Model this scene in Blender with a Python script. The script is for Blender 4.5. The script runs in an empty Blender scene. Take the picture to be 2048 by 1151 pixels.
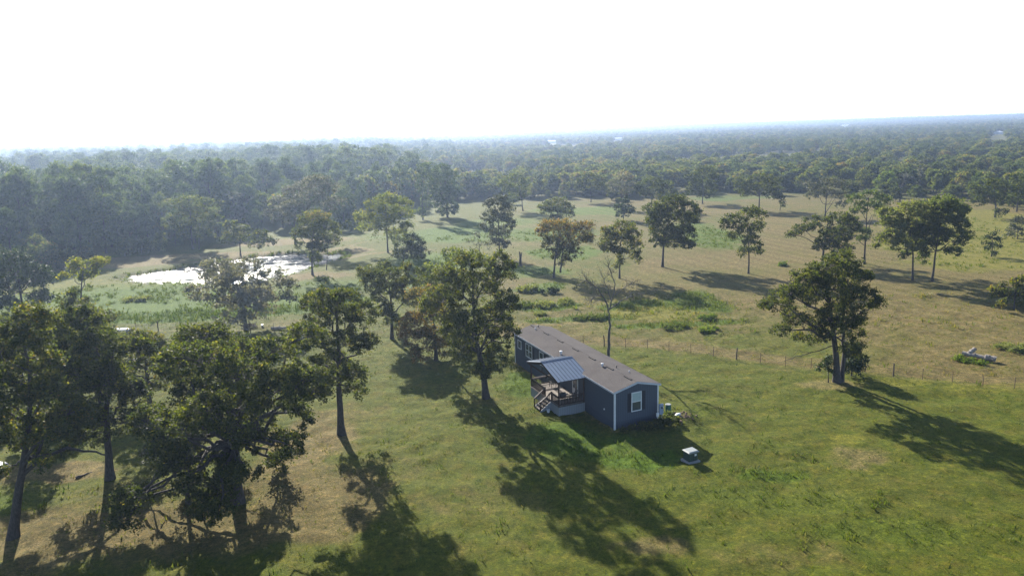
import bpy, math, random
import numpy as np
from mathutils import Vector, Matrix

# ------------------------------------------------------------------ camera, sky, sun, exposure
SC = bpy.context.scene
COL = SC.collection
R = math.radians
CAM_H, FOCAL = 28.1, 1440.0            # metres above the lawn, focal length in pixels of a 2048 px wide picture
PITCH, ROLL = R(12.41), R(1.82)
SUN_AZ, SUN_EL = R(-22.5), R(25.5)     # azimuth from +Y (negative = left of the view), elevation

fw = np.array([0, math.cos(PITCH), -math.sin(PITCH)])
up0 = np.array([0, math.sin(PITCH), math.cos(PITCH)])
rt0 = np.array([1.0, 0, 0])
rt = math.cos(ROLL) * rt0 - math.sin(ROLL) * up0
up = math.sin(ROLL) * rt0 + math.cos(ROLL) * up0
cam = bpy.data.cameras.new("camera")
cam.sensor_width = 36.0
cam.lens = FOCAL / 2048 * 36.0
cam.clip_start, cam.clip_end = 0.5, 30000
camo = bpy.data.objects.new("camera", cam)
COL.objects.link(camo)
camo.matrix_world = Matrix(((rt[0], up[0], -fw[0], 0), (rt[1], up[1], -fw[1], 0), (rt[2], up[2], -fw[2], CAM_H), (0, 0, 0, 1)))
SC.camera = camo

world = bpy.data.worlds.new("World")
SC.world = world
world.use_nodes = True
wn = world.node_tree
sky = wn.nodes.new('ShaderNodeTexSky')
sky.sky_type = 'NISHITA'
sky.sun_disc = False
sky.sun_elevation, sky.sun_rotation = SUN_EL, SUN_AZ
sky.air_density, sky.dust_density, sky.ozone_density = 0.7, 0.6, 1.0
wn.links.new(sky.outputs[0], wn.nodes['Background'].inputs[0])
wn.nodes['Background'].inputs[1].default_value = 0.085

sl = bpy.data.lights.new("sun", 'SUN')
sl.energy, sl.angle, sl.color = 5.0, R(0.55), (1.0, 0.93, 0.82)
so = bpy.data.objects.new("sun", sl)
COL.objects.link(so)
SUN_DIR = Vector((math.sin(SUN_AZ) * math.cos(SUN_EL), math.cos(SUN_AZ) * math.cos(SUN_EL), math.sin(SUN_EL)))
so.rotation_euler = SUN_DIR.to_track_quat('Z', 'Y').to_euler()
so.location = (-60, 150, 90)

SC.view_settings.view_transform = 'Standard'
SC.view_settings.look = 'None'
SC.view_settings.gamma = 1.0
SC.view_settings.use_curve_mapping = False
SC.view_settings.exposure = 1.8
cy = SC.cycles
cy.max_bounces, cy.diffuse_bounces, cy.glossy_bounces = 6, 3, 2
cy.transmission_bounces, cy.transparent_max_bounces, cy.volume_bounces = 4, 4, 0
cy.use_denoising = True
cy.denoiser = 'OPENIMAGEDENOISE'
cy.denoising_prefilter = 'NONE'
cy.caustics_reflective = cy.caustics_refractive = False

# ------------------------------------------------------------------ measuring the photograph
def ray(px, py):
    v = fw + (px - 1024) / FOCAL * rt - (py - 575.5) / FOCAL * up
    return v / np.linalg.norm(v)

def gnd(px, py, z=0.0):                       # the point of level z seen at a pixel of the photograph
    v = ray(px, py)
    t = (z - CAM_H) / v[2]
    return np.array([v[0] * t, v[1] * t])

def upright(px, py, y):                       # the point of the upright plane at distance y seen at a pixel
    v = ray(px, py)
    t = y / v[1]
    return v[0] * t, CAM_H + v[2] * t

rng = np.random.default_rng(7)

# ------------------------------------------------------------------ mesh helpers
def link(o):
    COL.objects.link(o)
    return o

def mesh_np(name, verts, quads=None, tris=None, mats=(), smooth=False, fattr=None, midx=None):
    me = bpy.data.meshes.new(name)
    verts = np.asarray(verts, dtype=np.float32).reshape(-1, 3)
    q = np.zeros((0, 4), np.int32) if quads is None or len(quads) == 0 else np.asarray(quads, np.int32).reshape(-1, 4)
    t = np.zeros((0, 3), np.int32) if tris is None or len(tris) == 0 else np.asarray(tris, np.int32).reshape(-1, 3)
    nq, ntr = len(q), len(t)
    me.vertices.add(len(verts))
    me.vertices.foreach_set('co', verts.ravel())
    me.loops.add(nq * 4 + ntr * 3)
    me.loops.foreach_set('vertex_index', np.concatenate([q.ravel(), t.ravel()]))
    me.polygons.add(nq + ntr)
    st = np.concatenate([np.arange(nq) * 4, nq * 4 + np.arange(ntr) * 3]).astype(np.int32)
    me.polygons.foreach_set('loop_start', st)
    if smooth:
        me.polygons.foreach_set('use_smooth', np.ones(nq + ntr, bool))
    for m in mats:
        me.materials.append(m)
    if midx is not None:
        me.polygons.foreach_set('material_index', np.asarray(midx, np.int32))
    if fattr is not None:
        for k, a in fattr.items():
            at = me.attributes.new(k, 'FLOAT', 'FACE')
            at.data.foreach_set('value', np.asarray(a, np.float32))
    me.update(calc_edges=True)
    return me

def put(name, me, parent=None, loc=None):
    o = bpy.data.objects.new(name, me)
    link(o)
    if parent is not None:
        o.parent = parent
    if loc is not None:
        o.location = loc
    return o

def thing(name, label, cat, loc=(0, 0, 0), rz=0.0, group=None):
    o = link(bpy.data.objects.new(name, None))
    o.location = loc
    o.rotation_euler = (0, 0, rz)
    o.empty_display_size = 0.3
    tag(o, label, cat, group)
    return o

def tag(o, label, cat, group=None):
    o['label'], o['category'] = label, cat
    if group:
        o['group'] = group
    return o

class MB:                                     # collects boxes, tubes and polygons of one mesh
    def __init__(s):
        s.v, s.f, s.m, s.cur = [], [], [], 0

    def poly(s, pts, faces):
        b = len(s.v)
        s.v += [tuple(float(c) for c in p) for p in pts]
        s.f += [tuple(b + i for i in f) for f in faces]
        s.m += [s.cur] * len(faces)
        return s

    def box(s, x0, x1, y0, y1, z0, z1, bev=0.0):
        if bev <= 0:
            p = [(x, y, z) for z in (z0, z1) for y in (y0, y1) for x in (x0, x1)]
            return s.poly(p, [(0, 2, 3, 1), (4, 5, 7, 6), (0, 1, 5, 4), (2, 6, 7, 3), (0, 4, 6, 2), (1, 3, 7, 5)])
        b = min(bev, (x1 - x0) / 2.1, (y1 - y0) / 2.1, (z1 - z0) / 2.1)
        def ring(e, z):
            X0, X1, Y0, Y1 = x0 + e, x1 - e, y0 + e, y1 - e
            return [(X0 + b, Y0, z), (X1 - b, Y0, z), (X1, Y0 + b, z), (X1, Y1 - b, z), (X1 - b, Y1, z), (X0 + b, Y1, z), (X0, Y1 - b, z), (X0, Y0 + b, z)]
        rings = [ring(b * .99, z0), ring(0, z0 + b), ring(0, z1 - b), ring(b * .99, z1)]
        p = sum(rings, [])
        f = [tuple(range(7, -1, -1)), tuple(range(24, 32))]
        for k in range(3):
            f += [(k * 8 + i, k * 8 + (i + 1) % 8, k * 8 + 8 + (i + 1) % 8, k * 8 + 8 + i) for i in range(8)]
        return s.poly(p, f)

    def tube(s, pts, rad, n=6, cap=True):
        P = np.asarray(pts, float)
        rad = np.broadcast_to(np.asarray(rad, float), (len(P),))
        v, q = tube_np(P, rad, n)
        b = len(s.v)
        s.v += [tuple(x) for x in v.tolist()]
        s.f += [tuple(int(i) + b for i in f) for f in q]
        s.m += [s.cur] * len(q)
        if cap:
            s.f += [tuple(b + i for i in range(n - 1, -1, -1)), tuple(b + (len(P) - 1) * n + i for i in range(n))]
            s.m += [s.cur] * 2
        return s

    def beam(s, a, b, w, h):                  # a board from a to b, w wide (level), h high
        a, b = np.array(a, float), np.array(b, float)
        d = (b - a) / np.linalg.norm(b - a)
        sd = np.cross(d, (0, 0, 1.0))
        sd = np.array([1.0, 0, 0]) if np.linalg.norm(sd) < 1e-6 else sd / np.linalg.norm(sd)
        u = np.cross(sd, d)
        p = [e + i * sd * w / 2 + j * u * h / 2 for e in (a, b) for j in (-1, 1) for i in (-1, 1)]
        return s.poly(p, [(0, 2, 3, 1), (4, 5, 7, 6), (0, 1, 5, 4), (2, 6, 7, 3), (0, 4, 6, 2), (1, 3, 7, 5)])

    def build(s, name, mat, parent=None, loc=None, smooth=False):
        me = bpy.data.meshes.new(name)
        me.from_pydata(s.v, [], s.f)
        for m in (mat if isinstance(mat, (list, tuple)) else [mat]):
            me.materials.append(m)
        me.polygons.foreach_set('material_index', np.asarray(s.m, np.int32))
        if smooth:
            me.polygons.foreach_set('use_smooth', np.ones(len(s.f), bool))
        me.update()
        return put(name, me, parent, loc)

def tube_np(P, rad, n):
    m = len(P)
    d = np.gradient(P, axis=0)
    d /= np.linalg.norm(d, axis=1)[:, None] + 1e-9
    ref = np.where(np.abs(d[:, 2:3]) > 0.9, [[1.0, 0, 0]], [[0, 0, 1.0]])
    if np.abs(d[:, 2]).mean() > 0.7:
        ref = np.tile([[1.0, 0.1, 0]], (m, 1))
    a = np.cross(d, ref)
    a /= np.linalg.norm(a, axis=1)[:, None] + 1e-9
    b = np.cross(d, a)
    th = np.arange(n) / n * 2 * math.pi
    v = P[:, None, :] + rad[:, None, None] * (np.cos(th)[None, :, None] * a[:, None, :] + np.sin(th)[None, :, None] * b[:, None, :])
    i = np.arange(m - 1)[:, None] * n
    j = np.arange(n)[None, :]
    j2 = (j + 1) % n
    q = np.stack([i + j, i + j2, i + n + j2, i + n + j], -1).reshape(-1, 4)
    return v.reshape(-1, 3), q

class Tubes:                                  # many tubes of one mesh, kept as arrays
    def __init__(s):
        s.v, s.q, s.n = [], [], 0

    def add(s, P, rad, n=5):
        v, q = tube_np(np.asarray(P, float), np.asarray(rad, float), n)
        s.v.append(v)
        s.q.append(q + s.n)
        s.n += len(v)

    def mesh(s, name, mat):
        return mesh_np(name, np.concatenate(s.v), np.concatenate(s.q), mats=[mat], smooth=True)

# ------------------------------------------------------------------ material helpers
def new_mat(name):
    m = bpy.data.materials.new(name)
    m.use_nodes = True
    nt = m.node_tree
    b = nt.nodes['Principled BSDF']
    b.inputs['Specular IOR Level'].default_value = 0.25
    return m, nt, b

def N(nt, kind, **kw):
    n = nt.nodes.new(kind)
    for k, v in kw.items():
        if k.startswith('_'):
            setattr(n, k[1:], v)
        else:
            n.inputs[int(k[1:]) if k[0] == 'i' and k[1:].isdigit() else k].default_value = v
    return n

def ramp(nt, fac, stops):
    r = nt.nodes.new('ShaderNodeValToRGB')
    e = r.color_ramp.elements
    while len(e) < len(stops):
        e.new(0.5)
    for el, (p, c) in zip(e, stops):
        el.position = p
        el.color = (*c, 1) if len(c) == 3 else c
    nt.links.new(fac, r.inputs[0])
    return r.outputs[0]

def mixc(nt, fac, a, b, mode='MIX'):
    m = nt.nodes.new('ShaderNodeMix')
    m.data_type, m.blend_type = 'RGBA', mode
    for s, v in ((m.inputs[0], fac), (m.inputs[6], a), (m.inputs[7], b)):
        if isinstance(v, (int, float)):
            s.default_value = v
        elif isinstance(v, tuple):
            s.default_value = (*v, 1)
        else:
            nt.links.new(v, s)
    return m.outputs[2]

def noise(nt, scale, detail=4, rough=0.55, obj=True, dist=0.0, vec=None):
    n = N(nt, 'ShaderNodeTexNoise', Scale=scale, Detail=detail, Roughness=rough, Distortion=dist)
    if vec is None:
        tc = nt.nodes.new('ShaderNodeTexCoord')
        vec = tc.outputs['Object']
    nt.links.new(vec, n.inputs['Vector'])
    return n.outputs['Fac']

def mathn(nt, op, a, b=None, clamp=False):
    m = nt.nodes.new('ShaderNodeMath')
    m.operation, m.use_clamp = op, clamp
    for s, v in zip(m.inputs, (a, b)):
        if v is None:
            continue
        if isinstance(v, (int, float)):
            s.default_value = v
        else:
            nt.links.new(v, s)
    return m.outputs[0]

def bump(nt, b, h, strength=0.4, dist=0.02):
    n = N(nt, 'ShaderNodeBump', Strength=strength, Distance=dist)
    nt.links.new(h, n.inputs['Height'])
    nt.links.new(n.outputs[0], b.inputs['Normal'])

def simple(name, c1, c2=None, scale=6.0, rough=0.6, metal=0.0, bmp=0.0, bscale=None, spec=0.25):
    m, nt, b = new_mat(name)
    c2 = c2 or tuple(x * 0.75 for x in c1)
    nf = noise(nt, scale, 5, 0.6)
    nt.links.new(ramp(nt, nf, [(0.3, c2), (0.7, c1)]), b.inputs['Base Color'])
    b.inputs['Roughness'].default_value = rough
    b.inputs['Metallic'].default_value = metal
    b.inputs['Specular IOR Level'].default_value = spec
    if bmp:
        bump(nt, b, noise(nt, bscale or scale * 3, 4), bmp)
    return m

LEAF = 1.08
def leaf_mat(name, stops, gain=1.0, trans=0.56, rough=0.65, spec=0.12, vary=0.25):
    m, nt, b = new_mat(name)
    at = N(nt, 'ShaderNodeAttribute', _attribute_name='tint')
    oi = nt.nodes.new('ShaderNodeObjectInfo')
    f = mathn(nt, 'ADD', at.outputs['Fac'], mathn(nt, 'MULTIPLY', mathn(nt, 'SUBTRACT', oi.outputs['Random'], 0.5), vary), clamp=True)
    c = ramp(nt, f, [(p, tuple(x * LEAF * gain for x in q)) for p, q in stops])
    nt.links.new(c, b.inputs['Base Color'])
    b.inputs['Roughness'].default_value = rough
    b.inputs['Specular IOR Level'].default_value = spec
    tr = nt.nodes.new('ShaderNodeBsdfTranslucent')
    nt.links.new(mixc(nt, 1.0, c, (1.3, 1.25, 0.45), 'MULTIPLY'), tr.inputs[0])
    mx = nt.nodes.new('ShaderNodeMixShader')
    mx.inputs[0].default_value = trans
    nt.links.new(b.outputs[0], mx.inputs[1])
    nt.links.new(tr.outputs[0], mx.inputs[2])
    nt.links.new(mx.outputs[0], nt.nodes['Material Output'].inputs['Surface'])
    return m

M = {}
M['oak'] = leaf_mat('oak_leaf', [(0.0, (0.026, 0.040, 0.012)), (0.45, (0.056, 0.072, 0.018)), (0.72, (0.095, 0.105, 0.024)), (0.9, (0.122, 0.118, 0.028)), (1.0, (0.14, 0.105, 0.03))])
M['oak_brown'] = leaf_mat('browning_oak_leaf', [(0.0, (0.028, 0.036, 0.014)), (0.4, (0.062, 0.066, 0.022)), (0.7, (0.115, 0.085, 0.032)), (1.0, (0.17, 0.10, 0.04))])
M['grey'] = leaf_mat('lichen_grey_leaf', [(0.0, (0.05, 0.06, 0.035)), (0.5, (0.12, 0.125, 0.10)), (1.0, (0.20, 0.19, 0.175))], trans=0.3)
M['willow'] = leaf_mat('willow_leaf', [(0.0, (0.045, 0.065, 0.024)), (0.5, (0.085, 0.110, 0.036)), (1.0, (0.135, 0.14, 0.050))])
M['lime'] = leaf_mat('yellow_green_leaf', [(0.0, (0.06, 0.085, 0.014)), (0.5, (0.13, 0.15, 0.022)), (1.0, (0.21, 0.19, 0.035))])
M['pine'] = leaf_mat('pine_needles', [(0.0, (0.022, 0.038, 0.018)), (0.5, (0.045, 0.068, 0.028)), (1.0, (0.085, 0.105, 0.040))], trans=0.4, vary=0.6, gain=1.45)
M['cedar'] = leaf_mat('cedar_needles', [(0.0, (0.012, 0.024, 0.010)), (0.6, (0.026, 0.046, 0.014)), (1.0, (0.06, 0.085, 0.022))], trans=0.25)
M['wood'] = leaf_mat('forest_leaf', [(0.0, (0.034, 0.050, 0.018)), (0.4, (0.060, 0.080, 0.026)), (0.75, (0.095, 0.110, 0.038)), (0.93, (0.13, 0.115, 0.045)), (1.0, (0.16, 0.10, 0.05))], vary=0.8, gain=1.25)
M['bright'] = leaf_mat('bright_green_leaf', [(0.0, (0.05, 0.085, 0.014)), (0.5, (0.095, 0.145, 0.022)), (1.0, (0.14, 0.17, 0.04))], gain=.85)
M['weed'] = leaf_mat('weed_leaf', [(0.0, (0.04, 0.066, 0.014)), (0.5, (0.075, 0.105, 0.022)), (0.8, (0.115, 0.125, 0.03)), (1.0, (0.16, 0.135, 0.04))], trans=0.4, vary=0.0)
M['blade'] = leaf_mat('grass_blade', [(0.0, (0.030, 0.055, 0.010)), (0.4, (0.060, 0.090, 0.014)), (0.75, (0.10, 0.11, 0.022)), (1.0, (0.17, 0.145, 0.06))], trans=0.4, vary=0.0)
M['pale_weed'] = leaf_mat('pale_weed_leaf', [(0.0, (0.08, 0.11, 0.03)), (0.5, (0.16, 0.18, 0.07)), (1.0, (0.24, 0.23, 0.11))], trans=0.4, vary=0.0)

def bark(name, c1, c2, scale=3.0):
    m, nt, b = new_mat(name)
    tc = nt.nodes.new('ShaderNodeTexCoord')
    mp = N(nt, 'ShaderNodeMapping', Scale=(scale * 2, scale * 2, scale * 0.5))
    nt.links.new(tc.outputs['Object'], mp.inputs[0])
    nf = noise(nt, 2.0, 6, 0.65, vec=mp.outputs[0])
    nt.links.new(ramp(nt, nf, [(0.35, c2), (0.65, c1)]), b.inputs['Base Color'])
    b.inputs['Roughness'].default_value = 0.9
    bump(nt, b, nf, 0.9, 0.04)
    return m
M['bark'] = bark('oak_bark', (0.062, 0.056, 0.052), (0.024, 0.021, 0.020))
M['pale_bark'] = bark('weathered_bark', (0.105, 0.095, 0.088), (0.05, 0.044, 0.042))

# ------------------------------------------------------------------ the ground
HP = np.array([9.257, 63.492])                # near left corner of the house
HT = 0.4062
HU = np.array([math.cos(HT), math.sin(HT)])
HV = np.array([-HU[1], HU[0]])
HL, HW, HH, HR = 23.08, 4.9, 3.83, 0.60
def hxy(a, b):
    p = HP + a * HU + b * HV
    return float(p[0]), float(p[1])

FENCE = np.array([(-75, 108.5), (-45, 104.0), (-30, 102.5), (-12, 99.5), (3.9, 93.6), (18.1, 88.7), (26.3, 83.9), (31.8, 80.5), (39.9, 76.7), (45.3, 74.1), (53.1, 70.7), (70, 62.0), (90, 52.0)])
def fence_y(x):
    return np.interp(x, FENCE[:, 0], FENCE[:, 1])

POND = np.array([gnd(*p) for p in [(246, 554), (262, 549), (300, 544), (345, 537), (385, 531), (430, 524), (470, 518), (510, 513), (560, 508), (610, 506), (640, 508), (672, 506), (680, 511), (668, 518), (640, 524), (618, 531), (590, 541), (560, 549), (520, 557), (478, 562), (430, 560), (400, 563), (350, 560), (310, 563), (280, 560)]])
def poly_sdf(poly, x, y):                     # signed distance, negative inside
    P = np.stack([x, y], -1)
    d = np.full(x.shape, 1e9)
    ins = np.zeros(x.shape, bool)
    for a, b in zip(poly, np.roll(poly, -1, 0)):
        e = b - a
        w = P - a
        t = np.clip((w @ e) / (e @ e), 0, 1)
        d = np.minimum(d, np.linalg.norm(w - t[..., None] * e, axis=-1))
        c = (a[1] > P[..., 1]) != (b[1] > P[..., 1])
        ins ^= c & (P[..., 0] < (b[0] - a[0]) * (P[..., 1] - a[1]) / (b[1] - a[1] + 1e-12) + a[0])
    return np.where(ins, -d, d)

def vnoise(x, y, s, seed=0):                  # smooth value noise 0..1
    x, y = x / s + 137.1 * seed, y / s + 71.7 * seed
    xi, yi = np.floor(x).astype(np.int64), np.floor(y).astype(np.int64)
    fx, fy = x - xi, y - yi
    fx, fy = fx * fx * (3 - 2 * fx), fy * fy * (3 - 2 * fy)
    def h(i, j):
        n = (i * 374761393 + j * 668265263 + seed * 974711) & 0x7fffffff
        n = ((n ^ (n >> 13)) * 1274126177) & 0x7fffffff
        return ((n ^ (n >> 16)) & 0xffff) / 65535.0
    return (h(xi, yi) * (1 - fx) + h(xi + 1, yi) * fx) * (1 - fy) + (h(xi, yi + 1) * (1 - fx) + h(xi + 1, yi + 1) * fx) * fy

def fbm(x, y, s, seed=0, oct=4):
    v, a, t = 0, 1.0, 0
    for k in range(oct):
        v = v + a * vnoise(x, y, s / 2 ** k, seed + k * 11)
        t += a
        a *= 0.55
    return v / t

def smooth(a, b, x):
    t = np.clip((x - a) / (b - a), 0, 1)
    return t * t * (3 - 2 * t)

def hills(x, y):
    r = np.sqrt(x * x + y * y)
    return smooth(700, 3500, r) * (fbm(x, y, 1500, 5, 3) * 16 - 3) + smooth(2200, 5500, r) * 13

def ground_z(x, y):
    x, y = np.asarray(x, float), np.asarray(y, float)
    z = hills(x, y)
    near = np.exp(-(((x - 11) / 16) ** 2 + ((y - 70) / 22) ** 2))
    z = z + (fbm(x, y, 18, 3, 3) - 0.5) * 0.5 * (1 - near) * (1 - smooth(250, 500, y)) * smooth(20, 60, y)
    inb = (x > -110) & (x < -20) & (y > 120) & (y < 200)
    if np.any(inb):
        sd = np.full(x.shape, 50.0)
        sd[inb] = poly_sdf(POND, x[inb], y[inb])
        z = np.where(inb, z * smooth(1, 12, sd) - 0.75 * (1 - smooth(-1.2, 3.2, sd)), z)
    return z

def gz(x, y):
    return float(ground_z(np.array([x]), np.array([y]))[0])

def axis(lo, hi, step, far_lo, far_hi, g=1.055):
    a = list(np.arange(lo, hi, step))
    s, v = step, a[-1]
    while v < far_hi:
        s *= g
        v += s
        a.append(v)
    s, v = step, a[0]
    pre = []
    while v > far_lo:
        s *= g
        v -= s
        pre.append(v)
    return np.array(pre[::-1] + a)

xs = axis(-66, 68, 0.50, -5200, 5200, 1.05)
ys = axis(32, 106, 0.42, -80, 7600, 1.022)
TRACKS = []
GX, GY = np.meshgrid(xs, ys)
gx, gy = GX.ravel(), GY.ravel()
sd_pond = np.full(gx.shape, 60.0)
ib = (gx > -120) & (gx < -10) & (gy > 110) & (gy < 210)
sd_pond[ib] = poly_sdf(POND, gx[ib], gy[ib])
GZ = ground_z(gx, gy)
nearm = (gy < 135) & (np.abs(gx) < 95)
lump = np.zeros_like(gx)
lump[nearm] = (fbm(gx[nearm], gy[nearm], 2.2, 21, 3) - 0.5) * 0.42 + (rng.random(nearm.sum()) - 0.5) * 0.10
GZ = GZ + lump * (1 - smooth(-1.5, 1.0, -sd_pond + 0.5)) * smooth(0, 1, 1 - smooth(100, 135, gy))
for pts in ([(1452, 398), (1438, 450), (1420, 510), (1395, 575), (1350, 640)], [(1490, 396), (1470, 450), (1455, 505), (1440, 560), (1425, 625), (1415, 700)], [(1600, 470), (1640, 540), (1720, 640), (1830, 700), (1960, 735)], [(1075, 470), (1100, 520), (1130, 590), (1180, 655), (1300, 690)]):
    TRACKS.append(pts)
# keep the soil under the house and pads flat
la = (gx - HP[0]) * HU[0] + (gy - HP[1]) * HU[1]
lb = (gx - HP[0]) * HV[0] + (gy - HP[1]) * HV[1]

def blob(px, py, rx, ry, w=1.0, seed=0, edge=0.5):       # an uneven patch centred where the photograph shows it
    c = gnd(px, py)
    d = np.sqrt(((gx - c[0]) / rx) ** 2 + ((gy - c[1]) / ry) ** 2)
    sel = d < 1.8
    out = np.zeros_like(gx)
    out[sel] = w * (1 - smooth(1 - edge, 1 + edge, d[sel] + (fbm(gx[sel], gy[sel], max(rx, ry) * 0.6, 40 + seed, 4) - 0.5) * 1.3))
    return out

def seg_dist(pts, x, y):
    d = np.full(x.shape, 1e9)
    P = np.stack([x, y], -1)
    for a, b in zip(pts[:-1], pts[1:]):
        e = b - a
        w = P - a
        t = np.clip((w @ e) / (e @ e), 0, 1)
        d = np.minimum(d, np.linalg.norm(w - t[..., None] * e, axis=-1))
    return d

beyond = gy - fence_y(gx)
rightfield = smooth(0.2, 1.5, beyond) * smooth(-14, -2, gx)
dry = rightfield * (0.10 + 1.15 * fbm(gx, gy, 16, 61, 4)) * (0.72 + 0.28 * smooth(8, 34, gx))
dry = np.maximum(dry, 0.95 * smooth(0.0, 1.0, beyond) * smooth(9, 4, beyond + 3 * fbm(gx, gy, 5, 66, 3)) * smooth(-6, 2, gx))
lush = np.zeros_like(gx)
bare = np.zeros_like(gx)
yellow = np.zeros_like(gx)
# browned lawn under the oaks, left foreground
for k, (px, py, rx, ry, w) in enumerate([(620, 880, 5, 6, .9), (640, 1000, 7, 6, .7), (150, 1060, 9, 5, .75), (420, 1050, 8, 4, .7), (560, 960, 5, 5, .6), (230, 1000, 6, 4, .5), (700, 830, 4, 4, .5), (100, 945, 6, 2.2, .9), (1560, 1110, 5, 1.8, .4), (1310, 1090, 3, 1.4, .6), (400, 512, 26, 5, .9), (250, 528, 22, 5, .9), (560, 486, 18, 6, .9), (610, 552, 9, 5, .8), (670, 505, 8, 6, .7), (960, 1090, 8, 3, .25), (800, 940, 5, 3, .4), (1000, 1000, 6, 3, .4), (1800, 1000, 8, 5, .25)]):
    dry = np.maximum(dry, blob(px, py, rx, ry, w, k))
for k, (px, py, rx, ry, w) in enumerate([(680, 872, 2.2, 1.4, .75), (655, 905, 2.6, .9, .6), (30, 1085, 2.4, 1.1, .8), (970, 803, 2.0, 1.5, .55), (1715, 915, 3.0, 1.9, .75), (1660, 770, 3.2, 2.0, .75), (1360, 832, 1.6, 1.2, .7), (60, 940, 9, 1.8, .7), (1310, 1092, 2.0, .6, .6), (1500, 650, 6, 1.6, .35), (1120, 645, 9, 2.2, .5), (1330, 705, 5, 1.0, .45), (1600, 735, 6, 1.0, .5), (1600, 740, 9, 1.4, .3), (1960, 690, 3, 1.5, .4), (1230, 540, 6, 5, .35), (1600, 480, 14, 16, .3), (1490, 470, 12, 18, .22), (610, 505, 6, 4, .3), (620, 550, 8, 4, .4), (590, 478, 10, 4, .6), (380, 512, 24, 3.2, .55), (250, 528, 18, 4, .5), (590, 648, 6, 3, .6), (480, 1015, 2.2, 1, .4)]):
    bare = np.maximum(bare, blob(px, py, rx, ry, w, 70 + k))
for pts, wd, w in (([(740, 500), (700, 492), (664, 498), (640, 515)], 1.6, .8), ([(860, 500), (790, 502), (735, 508), (690, 517), (640, 524), (600, 532)], 1.5, .8), ([(700, 492), (730, 484), (760, 478)], 1.3, .5)):
    d = seg_dist(np.array([gnd(*p) for p in pts]), gx, gy)
    bare = np.maximum(bare, w * (1 - smooth(wd * 0.4, wd * 1.6, d + (fbm(gx, gy, 3, 91) - .5) * 2)))
for pts in TRACKS:                            # faint wheel tracks of the mower, two ruts each
    c = np.array([gnd(*p) for p in pts])
    s_ = np.concatenate([[0], np.cumsum(np.linalg.norm(np.diff(c, axis=0), axis=1))])
    u_ = np.linspace(0, s_[-1], 24)
    c = np.stack([np.interp(u_, s_, c[:, 0]), np.interp(u_, s_, c[:, 1])], -1)
    d = np.abs(seg_dist(c, gx, gy) + (fbm(gx, gy, 9, 93) - .5) * .5 - 0.95)
    bare = np.maximum(bare, .5 * smooth(.65, .15, d) * (fbm(gx, gy, 7, 94, 3) > .42))
for k, (px, py, rx, ry, w) in enumerate([(330, 600, 26, 9, .9), (280, 625, 20, 6, .9), (230, 585, 22, 10, .55), (560, 610, 14, 6, .8), (1090, 575, 5, 4, .95), (1075, 612, 7, 2.6, .9), (1330, 610, 9, 5, .55), (1400, 600, 4, 9, .5), (1180, 635, 8, 1.8, .8), (1350, 648, 9, 1.6, .7), (1140, 505, 9, 8, .7), (1100, 470, 14, 14, .5), (900, 470, 22, 16, .6), (920, 520, 10, 10, .5), (1060, 540, 9, 7, .5), (1420, 470, 9, 22, .5), (1470, 395, 20, 9, .7), (1000, 445, 20, 14, .4), (930, 362, 50, 20, .7), (850, 520, 12, 12, .5), (700, 570, 16, 9, .35), (1180, 420, 20, 14, .5),
                                             (1140, 880, 4.5, 4, .9), (1280, 920, 3.4, 2.6, .95), (1240, 890, 2.0, 3, .8), (1390, 830, 3, 2, .5), (1530, 950, 3.5, 1.6, .75), (1600, 790, 5, 2.2, .35), (1420, 990, 7, 2, .5), (1760, 1060, 9, 2.4, .55), (1600, 1010, 7, 2.2, .5), (1000, 1060, 4, 2, .3), (1040, 770, 2.5, 4, .8), (40, 1000, 5, 2.4, .6), (1950, 790, 12, 1.6, .3), (1080, 1000, 5, 3, .4)]):
    lush = np.maximum(lush, blob(px, py, rx, ry, min(1.0, w + .2) if py < 700 else w * .8, 120 + k))
for k, (px, py, rx, ry, w) in enumerate([(1290, 625, 8, 4, 1.0), (1360, 632, 7, 3, 1.0), (1200, 600, 6, 4, .4), (1960, 490, 26, 16, .95), (2010, 520, 18, 10, .8), (1900, 430, 22, 14, .8), (1990, 450, 30, 14, .8), (1800, 765, 8, 1.2, .6), (1950, 775, 9, 1.4, .6), (1690, 878, 1.8, 1.2, .7), (1840, 760, 5, .8, .5), (730, 480, 14, 10, .3), (850, 450, 30, 14, .3), (160, 570, 24, 9, .5), (1420, 760, 10, 3, .3), (1530, 800, 8, 3, .3)]):
    yellow = np.maximum(yellow, blob(px, py, rx, ry, w, 180 + k))
wet = 1 - smooth(0.4, 3.4, sd_pond)
wet = wet * np.where(gy > 158, 1.0, 0.6)
fl = seg_dist(FENCE, gx, gy)
bare = np.maximum(bare, 0.55 * (1 - smooth(0.1, 1.1, fl + (fbm(gx, gy, 2.5, 17) - .5) * 1.4)))
house_near = (la > -0.5) & (la < HW + .5) & (lb > -.5) & (lb < HL + .5)
bare = np.maximum(bare, np.where(house_near, 0.6, 0))
forest_floor = smooth(255, 330, np.sqrt(gx ** 2 + gy ** 2))

v = np.stack([gx, gy, GZ], -1)
nyr, nxr = GX.shape
ii = (np.arange(nyr - 1)[:, None] * nxr + np.arange(nxr - 1)[None, :]).ravel()
gme = mesh_np('ground', v, np.stack([ii, ii + 1, ii + nxr + 1, ii + nxr], -1), smooth=True)
for nm, cols in (('cover', (dry, lush, bare)), ('cover_more', (yellow, wet, forest_floor))):
    at = gme.attributes.new(nm, 'FLOAT_COLOR', 'POINT')
    arr = np.ones((len(gx), 4), np.float32)
    for k in range(3):
        arr[:, k] = np.clip(cols[k], 0, 1)
    at.data.foreach_set('color', arr.ravel())

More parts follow.
